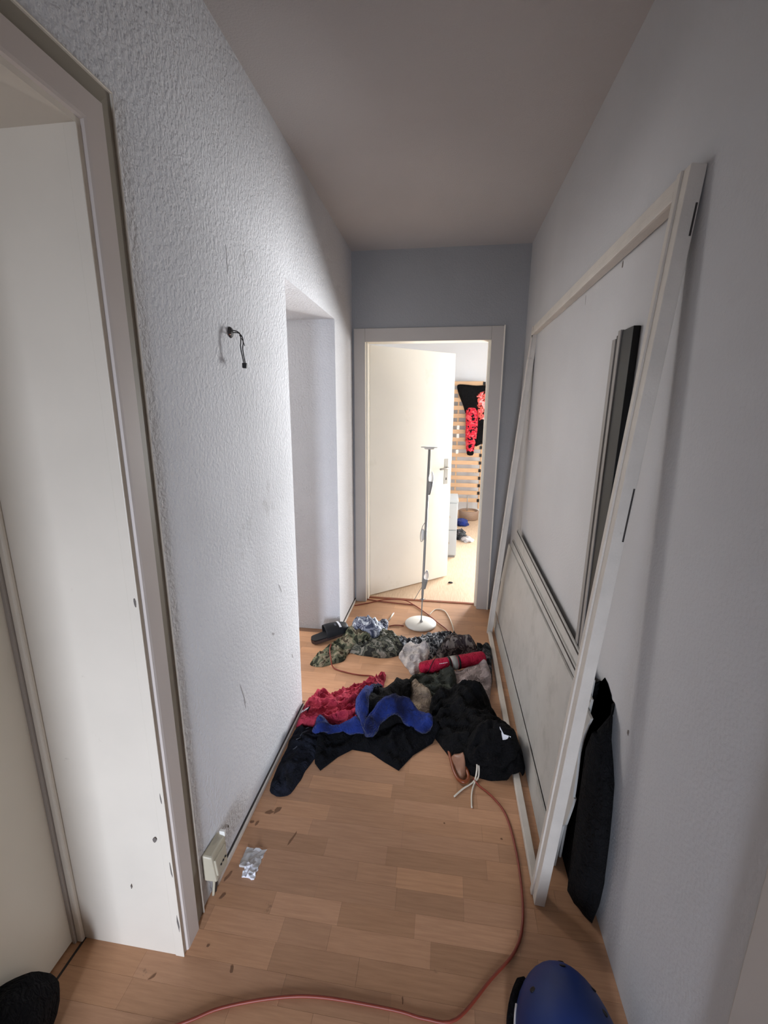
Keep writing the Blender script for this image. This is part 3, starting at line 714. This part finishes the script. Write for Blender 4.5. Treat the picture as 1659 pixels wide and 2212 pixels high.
# black slide sandal
sd = thing('slide_sandal', (-0.71, 2.53, 0.03), 'black slide sandal with a white lettered strap beside the left passage', 'sandal')
hA = Vector((-0.812, 2.452, 0.018)); tA = Vector((-0.600, 2.600, gz(-0.62, 2.585) + 0.038)); sdv = (tA - hA); SL = sdv.length; sdv.normalize()
swv = Vector((-sdv.y, sdv.x, 0)).normalized(); suv = sdv.cross(swv) if sdv.cross(swv).z > 0 else -sdv.cross(swv)
def sl_w(t): return 0.040 + 0.0125 * math.sin(t * 2.2) * (t ** 0.6) if t < 0.75 else 0.0525 * math.sqrt(max(0.0, 1 - ((t - 0.75) / 0.262) ** 2))
def sole(name, n0, n1, mat, grow=0.0):
    N = 24; vs = []
    for nn in (n0, n1):
        ring = []
        for k in range(N + 1):
            t = k / N; wdt = sl_w(t) * (1 if t > 0.1 else math.sqrt(max(0.02, 1 - (1 - t / 0.1) ** 2))) + grow
            ring.append(hA + sdv * SL * t + swv * wdt + suv * nn)
        for k in range(N, -1, -1):
            t = k / N; wdt = sl_w(t) * (1 if t > 0.1 else math.sqrt(max(0.02, 1 - (1 - t / 0.1) ** 2))) + grow
            ring.append(hA + sdv * SL * t - swv * wdt + suv * nn)
        vs += ring
    R_ = 2 * (N + 1)
    fs = [(i, (i + 1) % R_, R_ + (i + 1) % R_, R_ + i) for i in range(R_)]
    for i in range(N): fs += [(i, i + 1, R_ - 2 - i, R_ - 1 - i)[::-1], (R_ + i, R_ + i + 1, 2 * R_ - 2 - i, 2 * R_ - 1 - i)]
    return MB().add(vs, fs).build(name, mat, sd)
sole('sole', -0.014, 0.006, M['sandal_sole']); sole('footbed', 0.006, 0.012, M['sandal'], -0.003)
NS, NT = 14, 16; vs = []
for lay in (0, 1):
    for j in range(NT + 1):
        t = 0.36 + 0.60 * j / NT
        for i in range(NS + 1):
            a = math.pi * i / NS
            hgt = (0.072 - 0.036 * (j / NT) ** 2) - 0.004 * lay; ww = max(sl_w(min(t, 0.97)), 0.018) + 0.004 - 0.004 * lay
            vs.append(hA + sdv * SL * t + swv * ww * math.cos(a) + suv * (0.004 + hgt * math.sin(a) ** 0.7))
S1 = (NS + 1) * (NT + 1); fs = []
for j in range(NT):
    for i in range(NS):
        a = j * (NS + 1) + i; fs.append((a, a + 1, a + NS + 2, a + NS + 1)); fs.append((S1 + a, S1 + a + NS + 1, S1 + a + NS + 2, S1 + a + 1))
for i in range(NS):
    a = i; fs.append((a, S1 + a, S1 + a + 1, a + 1)); a = NT * (NS + 1) + i; fs.append((a, a + 1, S1 + a + 1, S1 + a))
stp = MB().add(vs, fs).build('strap', M['sandal'], sd, True)
def strap_pt(t, a, up_=0.0015):
    j = (t - 0.36) / 0.6; hgt = 0.072 - 0.036 * j ** 2; ww = sl_w(t) + 0.004
    return hA + sdv * SL * t + swv * (ww + up_) * math.cos(a) + suv * (0.004 + (hgt + up_) * math.sin(a) ** 0.7)
for k in range(7):
    a0 = 1.05 + 0.20 * k
    mbk = MB(); q = []
    for u_ in (0.0006, 0.0022):
        for t, a in ((0.72, a0), (0.775, a0), (0.775, a0 + 0.15), (0.72, a0 + 0.15)): q.append(strap_pt(t, a, u_))
    mbk.hexa(q).build('lettering', M['white_ink'], stp)
q = []
for u_ in (0.0006, 0.0022):
    for t, a in ((0.62, 1.75), (0.665, 1.75), (0.665, 2.1), (0.62, 2.1)): q.append(strap_pt(t, a, u_))
MB().hexa(q).build('emblem', M['grey_ink'], stp)

# ------------------------------------------------------------------ floor lamp stripped of its shade
LB = Vector((-0.130, 2.812, 0.0))
lamp = thing('floor_lamp', LB, 'bare floor lamp without shade standing before the far door', 'floor lamp')
MB().lathe([(0.0, 0.001), (0.104, 0.001), (0.109, 0.004), (0.109, 0.013), (0.105, 0.017), (0.02, 0.019), (0.0, 0.019)], LB, 48).build('base', M['white_plastic'], lamp, True)
P0 = LB + Vector((0.004, 0.006, 0.018)); P1 = Vector((-0.102, 2.812, 1.236))
def lp_(z): return P0.lerp(P1, (z - P0.z) / (P1.z - P0.z))
MB().lathe([(0.011, 0), (0.008, 0.012), (0.005, 0.016)], P0, 16).build('collar', M['grey_metal'], lamp, True)
MB().tube([P0, lp_(0.20)], 0.0042, 12).build('pole_foot', M['grey_metal'], lamp, True)
MB().tube([lp_(0.19), lp_(0.23), P1], 0.0085, 14, radii=[0.006, 0.0085, 0.0085]).build('pole', M['grey_metal'], lamp, True)
MB().lathe([(0.006, -0.010), (0.030, -0.008), (0.034, -0.003), (0.036, 0.002), (0.055, 0.003), (0.056, 0.006), (0.0, 0.006)], P1, 32).build('top_plate', M['white_plastic'], lamp, True)
for z0, h0, clear in ((0.945, 0.075, False), (0.285, 0.06, True)):
    c = lp_(z0) + Vector((0.013, -0.012, 0)); tilt = Matrix.Rotation(0.10, 4, 'Y')
    hdr = MB().lathe([(0.006, -0.012), (0.009, 0.0), (0.011, 0.02), (0.0145, 0.045), (0.0155, h0), (0.012, h0 + .002)], c, 18, tilt).build('bulb_holder', M['grey_metal'], lamp, True)
    c2 = c + (tilt @ Vector((0, 0, h0)))
    MB().lathe([(0.012, 0.0), (0.016, 0.012), (0.0175, 0.022), (0.016, 0.036), (0.011, 0.050), (0.005, 0.062), (0.001, 0.068)], c2, 20, tilt).build('bulb', M['bulb_glass'] if clear else M['bulb_frost'], lamp, True)
sw = lp_(0.66)
MB().lathe([(0.004, -0.04), (0.011, -0.025), (0.011, 0.025), (0.004, 0.04)], sw + Vector((-0.017, -0.01, 0)), 14).build('cord_switch', M['white_plastic'], lamp, True)
MB().tube(crom([sw + Vector((-0.004, -0.008, 0.085)), sw + Vector((-0.022, -0.012, 0.05)), sw + Vector((-0.033, -0.014, -0.01)), sw + Vector((-0.026, -0.012, -0.05)), sw + Vector((-0.016, -0.01, -0.038))], 0.008), 0.0022, 8).build('cord', M['grey_metal'], lamp, True)
MB().tube(crom([lp_(0.28) + Vector((-.008, -.006, 0)), lp_(0.24) + Vector((-0.03, -0.012, 0)), lp_(0.19) + Vector((-0.055, -0.02, 0))], 0.01), 0.002, 8).build('loose_wire', M['grey_metal'], lamp, True)
MB().lathe([(0.009, -0.006), (0.012, -0.003), (0.012, 0.003), (0.009, 0.006)], lp_(0.19), 14).build('clip', M['grey_metal'], lamp, True)
k = lp_(0.19); MB().tube([k + Vector((-0.022, 0, -0.002)), k + Vector((0.022, 0, 0.004))], 0.0018, 6).build('clip_pin', M['grey_metal'], lamp)

# ------------------------------------------------------------------ cords and bits on the floor
def cable(name, pts, r, mat, label, cat='cord'):
    o = MB().tube(crom(pts, 0.015), r, 10).build(name, mat, None, True); return tag(o, label, cat)
cz = 0.0052
cable('extension_cord', [(-0.72, 0.615, cz), (-0.577, 0.678, cz), (-0.501, 0.716, cz), (-0.371, 0.754, cz), (-0.255, 0.771, cz), (-0.077, 0.773, cz), (0.0, 0.768, cz), (0.077, 0.778, cz), (0.168, 0.868, cz), (0.238, 0.938, cz), (0.272, 1.010, cz), (0.286, 1.115, cz), (0.286, 1.25, cz), (0.268, 1.373, cz), (0.223, 1.446, cz), (0.182, 1.483, cz), (0.16, 1.515, cz)], 0.0038, M['orange_cord'], 'orange red extension cord winding across the near floor')
cable('extension_cord', [(-0.655, 2.36, 0.06), (-0.648, 2.30, 0.058), (-0.625, 2.235, 0.045), (-0.60, 2.195, 0.008), (-0.52, 2.165, cz), (-0.44, 2.150, cz), (-0.36, 2.150, cz), (-0.33, 2.12, cz)], 0.0038, M['orange_cord'], 'short visible length of orange cord between camouflage and red clothes')
cable('extension_cord', [(-0.650, 3.035, cz), (-0.541, 3.105, cz), (-0.439, 3.165, cz + .004), (-0.293, 3.180, cz + .006), (-0.215, 3.135, cz), (-0.101, 2.990, cz), (-0.012, 2.855, cz), (0.04, 2.78, cz), (0.07, 2.725, cz)], 0.0038, M['orange_cord'], 'orange cord curving behind the lamp base at the far door')
cable('extension_cord', [(-0.575, 3.165, cz), (-0.46, 3.140, cz), (-0.363, 3.130, cz), (-0.27, 3.120, cz), (-0.20, 3.118, cz)], 0.0040, M['orange_cord'], 'second thin orange cord lying across the far threshold')
cable('extension_cord', [(-0.345, 2.745, cz), (-0.31, 2.765, cz), (-0.27, 2.770, cz), (-0.243, 2.765, cz)], 0.0040, M['orange_cord'], 'stub of orange cord touching the left of the lamp base')
cable('white_cable', [(-0.075, 2.965, 0.004), (-0.03, 3.065, 0.004), (0.035, 3.050, 0.004), (0.075, 2.92, 0.004), (0.095, 2.80, 0.004), (0.10, 2.74, 0.004)], 0.0035, M['white_cord'], 'thin white lamp cable looping right of the lamp base')
o = MB().tube([(-0.357, 2.833, 0.0055), (-0.347, 2.895, 0.0055), (-0.338, 2.948, 0.0055)], 0.0050, 8).build('white_stick', M['white_cord'], None, True); tag(o, 'small white stick on the floor left of the lamp', 'stick')
MB().tube([(-0.338, 2.948, 0.0055), (-0.3365, 2.958, 0.0055)], 0.0052, 8).build('tip', M['leather'], o, True)

pw = thing('plastic_wrapper', (-0.575, 1.06, 0.0), 'crumpled clear plastic wrapper on the floor below the left wall socket', 'wrapper')
def crumple(name, x0, x1, y0, y1, hgt, mat, parent, seed):
    N = 7; vs = []; fs = []
    for lay in (0, 1):
        for i in range(N):
            for j in range(N):
                x = x0 + (x1 - x0) * i / (N - 1); y = y0 + (y1 - y0) * j / (N - 1)
                x += noise.noise(Vector((x * 80, y * 80, seed))) * 0.006; y += noise.noise(Vector((x * 80, y * 80, seed + 3))) * 0.006
                z = 0.0012 + hgt * abs(noise.noise(Vector((x * 70, y * 70, seed + 7)))) if lay == 0 else 0.0004
                vs.append((x, y, z))
    S = N * N
    for i in range(N - 1):
        for j in range(N - 1):
            a = i * N + j; fs.append((a, a + N, a + N + 1, a + 1)); fs.append((S + a, S + a + 1, S + a + N + 1, S + a + N))
    for i in range(N - 1):
        for a, b_ in ((i, i + 1), ((N - 1) * N + i + 1, (N - 1) * N + i), ((i + 1) * N, i * N), (i * N + N - 1, (i + 1) * N + N - 1)):
            fs.append((a, b_, S + b_, S + a))
    return MB().add(vs, fs).build(name, mat, parent)
crumple('film', -0.622, -0.556, 1.050, 1.115, 0.016, M['clear'], pw, 2)
crumple('foil', -0.598, -0.556, 1.020, 1.062, 0.022, M['white_ink'], pw, 5)
rd = random.Random(5)

# ------------------------------------------------------------------ surface socket and wire stub on the left wall
sk = thing('wall_socket', (XL, 0.985, 0.06), 'yellowed double surface socket low on the left wall', 'socket')
sx0 = XL + 0.001
bod = MB(); bod.hexa([(sx0, 0.934, 0.085), (sx0 + 0.040, 0.938, 0.080), (sx0 + 0.040, 1.006, 0.070), (sx0, 1.010, 0.070), (sx0, 0.934, 0.180), (sx0 + 0.030, 0.938, 0.172), (sx0 + 0.030, 1.020, 0.162), (sx0, 1.024, 0.168)])
bo = bod.build('body', M['old_plastic'], sk, bevel=0.006)
MB().hexa([(sx0 + 0.034, 0.944, 0.098), (sx0 + 0.043, 0.944, 0.098), (sx0 + 0.043, 1.000, 0.090), (sx0 + 0.034, 1.000, 0.090), (sx0 + 0.030, 0.944, 0.154), (sx0 + 0.037, 0.944, 0.154), (sx0 + 0.037, 1.004, 0.148), (sx0 + 0.030, 1.004, 0.148)]).build('cover', M['old_plastic'], sk, bevel=0.003)
for yy, zz in ((0.965, 0.118), (0.978, 0.118), (0.991, 0.117)):
    MB().lathe([(0.003, 0.0), (0.003, 0.003), (0.001, 0.003)], (sx0 + 0.040, yy, zz), 10, Matrix.Rotation(math.pi / 2, 4, 'Y')).build('hole', M['dark_plastic'], sk)
MB().box(sx0 + 0.012, sx0 + 0.030, 1.016, 1.024, 0.160, 0.178).build('catch', M['white_plastic'], sk, bevel=0.001)
for dy in (0.0, 0.012):
    MB().tube(crom([(sx0 + 0.016, 0.965 + dy, 0.085), (sx0 + 0.014, 0.962 + dy, 0.045), (sx0 + 0.010, 0.958 + dy, 0.002)], 0.01), 0.0042, 10).build('cable', M['dark_edge'] if dy else M['old_plastic'], sk, True)

ws = thing('wire_stub', (XL, 1.344, 1.60), 'bare wires with terminal block hanging from a hole in the left wall', 'wires')
W0 = Vector((XL + 0.001, 1.344, 1.692))
MB().lathe([(0.017, -0.001), (0.014, 0.004), (0.006, 0.006)], W0, 12, Matrix.Rotation(math.pi / 2, 4, 'Y')).build('hole_rim', M['dark_edge'], ws, True)
def wpt(dx, dy, dz): return (W0.x + dx, W0.y + dy, W0.z + dz)
MB().tube(crom([wpt(0, -0.004, 0.006), wpt(0.018, 0.004, 0.004), wpt(0.028, 0.008, -0.006), wpt(0.030, 0.003, -0.03), wpt(0.030, 0.000, -0.045), wpt(0.032, 0.012, -0.09)], 0.004), 0.0016, 8).build('wire', M['dark_plastic'], ws, True)
MB().tube(crom([wpt(0, 0.004, 0.0), wpt(0.020, 0.012, 0.0), wpt(0.030, 0.016, -0.012), wpt(0.033, 0.013, -0.03), wpt(0.032, 0.010, -0.05), wpt(0.034, 0.017, -0.09)], 0.004), 0.0016, 8).build('wire', M['dark_plastic'], ws, True)
MB().tube(crom([wpt(0.0, -0.006, -0.006), wpt(0.012, -0.022, -0.010), wpt(0.014, -0.036, -0.012)], 0.004), 0.0018, 8).build('wire_end', M['leather'], ws, True)
MB().tube(crom([wpt(0.024, 0.010, -0.006), wpt(0.030, 0.018, -0.022), wpt(0.032, 0.026, -0.036)], 0.004), 0.0012, 6).build('wire_end', M['dark_plastic'], ws, True)
MB().box(W0.x + 0.026, W0.x + 0.040, W0.y + 0.008, W0.y + 0.022, W0.z - 0.104, W0.z - 0.088).build('terminal_block', M['dark_plastic'], ws, bevel=0.003)

# ------------------------------------------------------------------ foreground: blue helmet, dark bag, dark mass behind the panels
hm = thing('blue_helmet', (0.325, 0.745, 0), 'blue rounded helmet with dark vents on the floor at lower right', 'helmet')
hc = Vector((0.330, 0.735, 0.012)); RA, RBk, RC = 0.124, 0.172, 0.148
def hpt(th, ph, k=1.0):
    # th azimuth, ph elevation
    taper = 1 - 0.04 * max(0, math.sin(th)) * math.cos(ph)
    return hc + Vector((RA * math.cos(th) * math.cos(ph) * taper * k, RBk * math.sin(th) * math.cos(ph) * k, RC * math.sin(ph) * k))
NA, NE = 40, 14; vs = []; fs = []
for j in range(NE):
    for i in range(NA): vs.append(hpt(2 * math.pi * i / NA, math.pi / 2 * j / NE))
vs.append(hpt(0, math.pi / 2)); vs.append(hc)
for j in range(NE - 1):
    for i in range(NA):
        a = j * NA + i; b_ = j * NA + (i + 1) % NA; fs.append((a, b_, b_ + NA, a + NA))
for i in range(NA):
    fs.append(((NE - 1) * NA + i, (NE - 1) * NA + (i + 1) % NA, len(vs) - 2)); fs.append((i, len(vs) - 1, (i + 1) % NA))
MB().add(vs, fs).build('shell', M['helmet_blue'], hm, True)
for th, ph in ((1.45, 0.42), (1.52, 0.80), (0.75, 0.70), (0.35, 0.85), (2.6, 0.75), (0.95, 0.35)):
    c = hpt(th, ph, 1.0); n_ = (c - hc).normalized()
    MB().lathe([(0.0075, -0.003), (0.0075, 0.0008), (0.005, 0.0012), (0.001, 0.0008)], c, 14, n_.to_track_quat('Z', 'Y').to_matrix().to_4x4()).build('vent', M['dark_plastic'], hm)
rim = [hpt(a, 0.10, 1.03) for a in np.linspace(2.25, 4.0, 16)]
MB().tube(rim, 0.014, 10, radii=[0.003] + [0.013] * 14 + [0.004]).build('brim', M['navy_dark'], hm, True)
pip = [hpt(a, 0.24, 1.008) for a in np.linspace(2.72, 3.6, 14)]
MB().tube(pip, 0.0028, 8).build('piping', M['white_ink'], hm, True)

def lump(name, c, r, mat, seed, amp, parent=None, squash=1.0, clampx=None):
    N1, N2 = 36, 18; vs = []; fs = []
    for j in range(N2 + 1):
        ph = math.pi * (j / N2) - math.pi / 2
        for i in range(N1):
            th = 2 * math.pi * i / N1
            d_ = Vector((math.cos(th) * math.cos(ph), math.sin(th) * math.cos(ph), math.sin(ph)))
            k_ = 1 + amp * noise.noise(d_ * 2.2 + Vector((seed, 0, 0))) + amp * 0.5 * (1 - abs(noise.noise(d_ * 5 + Vector((0, seed, 0)))) * 2)
            p = Vector(c) + Vector((d_.x * r[0], d_.y * r[1], d_.z * r[2])) * k_
            p.z = max(p.z, 0.001)
            if clampx is not None:
                p.x = min(max(p.x, clampx[0](p)), clampx[1](p))
            vs.append(p)
    for j in range(N2):
        for i in range(N1):
            a = j * N1 + i; b_ = j * N1 + (i + 1) % N1; fs.append((a, b_, b_ + N1, a + N1))
    return MB().add(vs, fs).build(name, mat, parent, True)
o = lump('dark_bag', (-0.925, 0.47, 0.06), (0.085, 0.19, 0.15), M['navy_dark'], 4, 0.12, None, 1, (lambda p: -0.975, lambda p: 0))
tag(o, 'dark navy cloth bag in front of the near left door', 'bag')
o = lump('dark_mass', (0.462, 1.20, 0.24), (0.050, 0.180, 0.42), M['black_cloth'], 9, 0.10, None, 1, (lambda p: (px(p.z) + 0.052 if p.y > 1.13 else 0.40), lambda p: 0.4925 if p.y < 1.28 else 0.468))  # soft black lump filling the gap beside the panel ends
tag(o, 'soft black mass between the leaning panels and the right wall', 'cloth')

# ------------------------------------------------------------------ bright room beyond the far door
YB = 6.50
bed = thing('slatted_bed_base', (0.1, YB, 0), 'slatted wooden bed base standing upright against the far room wall', 'bed base')
MB().box(0.505, 0.545, YB - 0.03, YB + 0.03, 0.06, 1.86).build('side_rail', M['slat'], bed, bevel=0.003)
MB().box(-0.50, -0.46, YB - 0.03, YB + 0.03, 0.06, 1.86).build('side_rail', M['slat'], bed, bevel=0.003)
MB().box(0.150, 0.172, YB - 0.02, YB + 0.02, 0.06, 1.86).build('centre_strap', M['slat'], bed)
for k in range(16):
    z = 0.16 + 0.1115 * k
    MB().box(-0.455, 0.500, YB - 0.042, YB - 0.030, z, z + 0.058).build('slat', M['slat'], bed, bevel=0.002)
    MB().box(0.486, 0.520, YB - 0.048, YB - 0.026, z + 0.006, z + 0.05).build('slat_holder', M['dark_plastic'], bed)
for z in (1.252, 1.132, 0.905):
    MB().box(0.148, 0.186, YB - 0.052, YB - 0.042, z - 0.03, z + 0.03).build('white_holder', M['white_plastic'], bed, bevel=0.002)

def hanging(name, outline, y, thick, mat, parent, seed, amp=0.02, sp=0.022):
    pp = [p.to_tuple() for p in crom([(x, z, 0) for x, z in outline], 0.03, True)]; bdy = [(p[0], p[1]) for p in pp]
    xs = [p[0] for p in bdy]; ys = [p[1] for p in bdy]
    GX, GY = np.meshgrid(np.arange(min(xs), max(xs), sp), np.arange(min(ys), max(ys), sp), indexing='ij')
    X, Z = GX.ravel(), GY.ravel(); ok = inside(X, Z, bdy); X = X[ok]; Z = Z[ok]; dd = seg_dist(X, Z, bdy); ok = dd > sp * .5; X = X[ok]; Z = Z[ok]
    nb = len(bdy)
    cv, ce, cf, *_ = delaunay_2d_cdt([Vector((a, b_)) for a, b_ in list(bdy) + list(zip(X, Z))], [(i, (i + 1) % nb) for i in range(nb)], [], 1, 1e-6)
    VX = np.array([v.x for v in cv]); VZ = np.array([v.y for v in cv]); VD = seg_dist(VX, VZ, bdy)
    t = np.clip(VD / 0.05, 0, 1); e = np.sqrt(1 - (1 - t) ** 2); n = len(cv)
    rg = np.array([ridge(a, b_, seed, 1.4, 9) for a, b_ in zip(VX, VZ)])
    vs = [(VX[i], y - 0.006 - thick * e[i] - amp * rg[i] * t[i], VZ[i]) for i in range(n)] + [(VX[i], y, VZ[i]) for i in range(n)]
    fs = [tuple(f) for f in cf] + [tuple(n + k for k in reversed(f)) for f in cf]
    cnt = {(a, b_) for f in cf for a, b_ in zip(f, list(f[1:]) + [f[0]])}
    for a, b_ in cnt:
        if (b_, a) not in cnt: fs.append((b_, a, n + a, n + b_))
    return MB().add(vs, fs).build(name, mat, parent, True)
YH = YB - 0.055; sc_ = (YB - 0.1) / 6.35
hj = thing('hanging_hoodie', (0.35, YH, 0.85), 'black hoodie with red print hung over the slatted bed base', 'hoodie')
hanging('body', [(0.135, 1.84), (0.25, 1.845), (0.393, 1.83), (0.56, 1.835), (0.66, 1.80), (0.67, 1.40), (0.62, 1.06), (0.50, 1.02), (0.41, 1.00), (0.385, 1.25), (0.35, 1.46), (0.273, 1.435), (0.223, 1.56), (0.144, 1.747)], YH, 0.03, M['black_cloth'], hj, 3)
hanging('chest_print', [(0.400, 1.70), (0.48, 1.745), (0.60, 1.75), (0.62, 1.42), (0.52, 1.37), (0.455, 1.36), (0.42, 1.536)], YH - 0.042, 0.006, M['coral_print'], hj, 3)
slv = hanging('sleeve', [(0.270, 1.50), (0.35, 1.53), (0.424, 1.480), (0.436, 1.207), (0.405, 0.948), (0.385, 0.87), (0.312, 0.875), (0.277, 1.077), (0.270, 1.282)], YH - 0.045, 0.035, M['red_print'], hj, 6)
hanging('cuff', [(0.308, 0.925), (0.395, 0.925), (0.388, 0.865), (0.312, 0.868)], YH - 0.082, 0.012, M['black_cloth'], slv, 8)

o = thing('wall_outlet', (0.46, 6.62, 0.57), 'white wall socket behind the slatted bed base', 'socket')
MB().box(0.425, 0.495, 6.608, 6.62, 0.57, 0.64).build('plate', M['white_plastic'], o, bevel=0.003)
MB().lathe([(0.022, 0.0), (0.022, 0.003), (0.02, 0.003)], (0.46, 6.607, 0.605), 16, Matrix.Rotation(math.pi / 2, 4, 'X')).build('cup', M['grey_edge'], o)

dt = thing('round_tray', (0.352, 6.05, 0), 'round wooden drum with thin rod on the far room floor', 'drum')
MB().lathe([(0.120, 0.002), (0.134, 0.012), (0.136, 0.12), (0.130, 0.128), (0.114, 0.128), (0.112, 0.10), (0.0, 0.10)], (0.352, 6.05, 0), 40).build('drum', M['tray_wood'], dt, True)
MB().lathe([(0.100, 0.1005), (0.100, 0.108), (0.0, 0.108)], (0.352, 6.05, 0), 32).build('cushion', M['slat'], dt, True)
MB().tube([(0.330, 6.08, 0.105), (0.328, 6.08, 0.33)], 0.006, 8).build('rod', M['grey_metal'], dt, True)

cb = thing('grey_cabinet', (-0.1, 4.5, 0), 'pale grey low cabinet half hidden behind the open far door', 'cabinet')
MB().box(-0.42, 0.143, 4.32, 4.70, 0.02, 0.58).build('body', M['cabinet_grey'], cb, bevel=0.002)
MB().box(-0.42, 0.148, 4.315, 4.705, 0.58, 0.60).build('top', M['cabinet_grey'], cb, bevel=0.002)
MB().box(-0.41, 0.133, 4.33, 4.69, 0.0, 0.02).build('plinth', M['grey_edge'], cb)
for z0, z1 in ((0.03, 0.29), (0.30, 0.57)):
    dw = MB().box(-0.41, 0.135, 4.306, 4.32, z0, z1).build('drawer', M['cabinet_grey'], cb, bevel=0.002)
    MB().box(0.05, 0.075, 4.29, 4.306, (z0 + z1) / 2 - .01, (z0 + z1) / 2 + .01).build('knob', M['silver'], dw, bevel=0.003)

def heap(name, c, r, mat, seed, label, cat):
    o = lump(name, c, r, mat, seed, 0.28); tag(o, label, cat); return o
heap('blue_cloth', (0.245, 5.72, 0.02), (0.085, 0.11, 0.05), M['blue_cloth'], 2, 'small blue cloth on the floor before the round drum', 'cloth')
heap('grey_shoe_cloth', (0.205, 5.12, 0.02), (0.075, 0.14, 0.06), M['dark_print'], 6, 'crumpled dark grey cloth on the sunlit far floor', 'cloth')
heap('white_cloth', (0.285, 4.98, 0.01), (0.07, 0.10, 0.025), M['white_cloth'], 8, 'crumpled white cloth beside the grey one on the far floor', 'cloth')
heap('floor_scrap', (0.085, 3.62, 0.004), (0.018, 0.012, 0.008), M['dark_edge'], 3, 'tiny dark scrap on the floor beyond the far threshold', 'scrap')

# ------------------------------------------------------------------ scuffs and dirt with a shape of their own
def mark(name, c, n, r1, r2, ang, mat, parent, seed):
    n = Vector(n); u = n.orthogonal().normalized() if abs(n.z) < 0.9 else Vector((1, 0, 0)); v = n.cross(u)
    if abs(n.z) < 0.9: u, v = Vector((0, 0, 1)), n.cross(Vector((0, 0, 1)))
    rs = random.Random(seed); K = 9; top = []; low = []
    for k in range(K):
        a = 2 * math.pi * k / K; rr = rs.uniform(0.55, 1.1)
        p = Vector((math.cos(a) * r1 * rr, math.sin(a) * r2 * rr))
        p = Vector((p.x * math.cos(ang) - p.y * math.sin(ang), p.x * math.sin(ang) + p.y * math.cos(ang)))
        q = Vector(c) + u * p.x + v * p.y
        top.append(q + n * 0.0006); low.append(q - n * 0.0004)
    MB().add(top + low, [tuple(range(K)), tuple(range(2 * K - 1, K - 1, -1))] + [(k, (k + 1) % K, K + (k + 1) % K, K + k) for k in range(K)]).build(name, mat, parent)
M['scuff'] = mat_paint('grey_scuff', (0.62, 0.61, 0.61), 0.9)
M['scuff_dark'] = mat_paint('dark_scuff', (0.42, 0.39, 0.37), 0.9)
M['floor_dirt'] = mat_paint('brown_dirt', (0.50, 0.37, 0.28), 0.9)
wl = bpy.data.objects['wall_left']; wr_ = bpy.data.objects['wall_right']
for i, (y, z, a, b_, an, dk) in enumerate([(1.354, 1.893, .045, .002, 0.0, 0), (1.634, 0.731, .035, .004, .5, 0), (1.254, 0.492, .05, .004, .3, 0), (1.262, 0.45, .03, .003, .2, 0), (1.537, 0.57, .02, .006, .9, 0), (1.078, 0.128, .012, .006, .8, 0), (1.09, 0.11, .008, .004, .3, 1), (1.06, 0.14, .008, .004, 1.1, 0), (1.74, 0.35, .02, .004, .4, 0)]):
    mark('scuff_mark', (XL, y, z), (1, 0, 0), a, b_, an, M['scuff_dark'] if dk else M['scuff'], wl, i)
for i, (y, z, a, b_) in enumerate([(1.485, 1.88, .012, .006), (1.832, 1.866, .030, .003), (1.045, 0.653, .010, .006)]):
    mark('scuff_mark', (XR, y, z), (-1, 0, 0), a, b_, 0.1, M['scuff_dark'] if i != 1 else M['scuff'], wr_, 30 + i)
for i, (x, y, a, b_, an) in enumerate([(-0.648, 1.209, .010, .006, .3), (-0.628, 1.206, .012, .006, 1.2), (-0.600, 1.255, .018, .010, .2), (-0.573, 1.268, .022, .012, .9), (-0.481, 1.171, .004, .030, -.3), (0.045, 1.305, .004, .003, 0), (0.244, 1.274, .005, .004, 0), (-0.714, 0.75, .012, .003, .8), (-0.516, 0.793, .005, .010, .4), (-0.606, 0.835, .005, .004, .4), (-0.057, 0.798, .002, .010, .1), (-0.64, 1.02, .02, .006, 1.2), (-0.63, 0.96, .014, .005, 1.0)]):
    mark('dirt_spot', (x, y, 0.0002), (0, 0, 1), a, b_, an, M['floor_dirt'], floor, 60 + i)
t2_ = bpy.data.objects['trim_2']
for i, (x, z, a, b_) in enumerate([(-0.697, 0.391, .010, .006), (-0.785, 0.223, .008, .002), (-0.664, 1.045, .012, .003), (-0.664, 0.52, .018, .002), (-0.662, 0.30, .030, .002), (-0.661, 0.12, .030, .003)]):
    mark('chip', (x, 0.8003, z), (0, -1, 0), a, b_, 0.05, M['scuff_dark'], t2_, 90 + i)
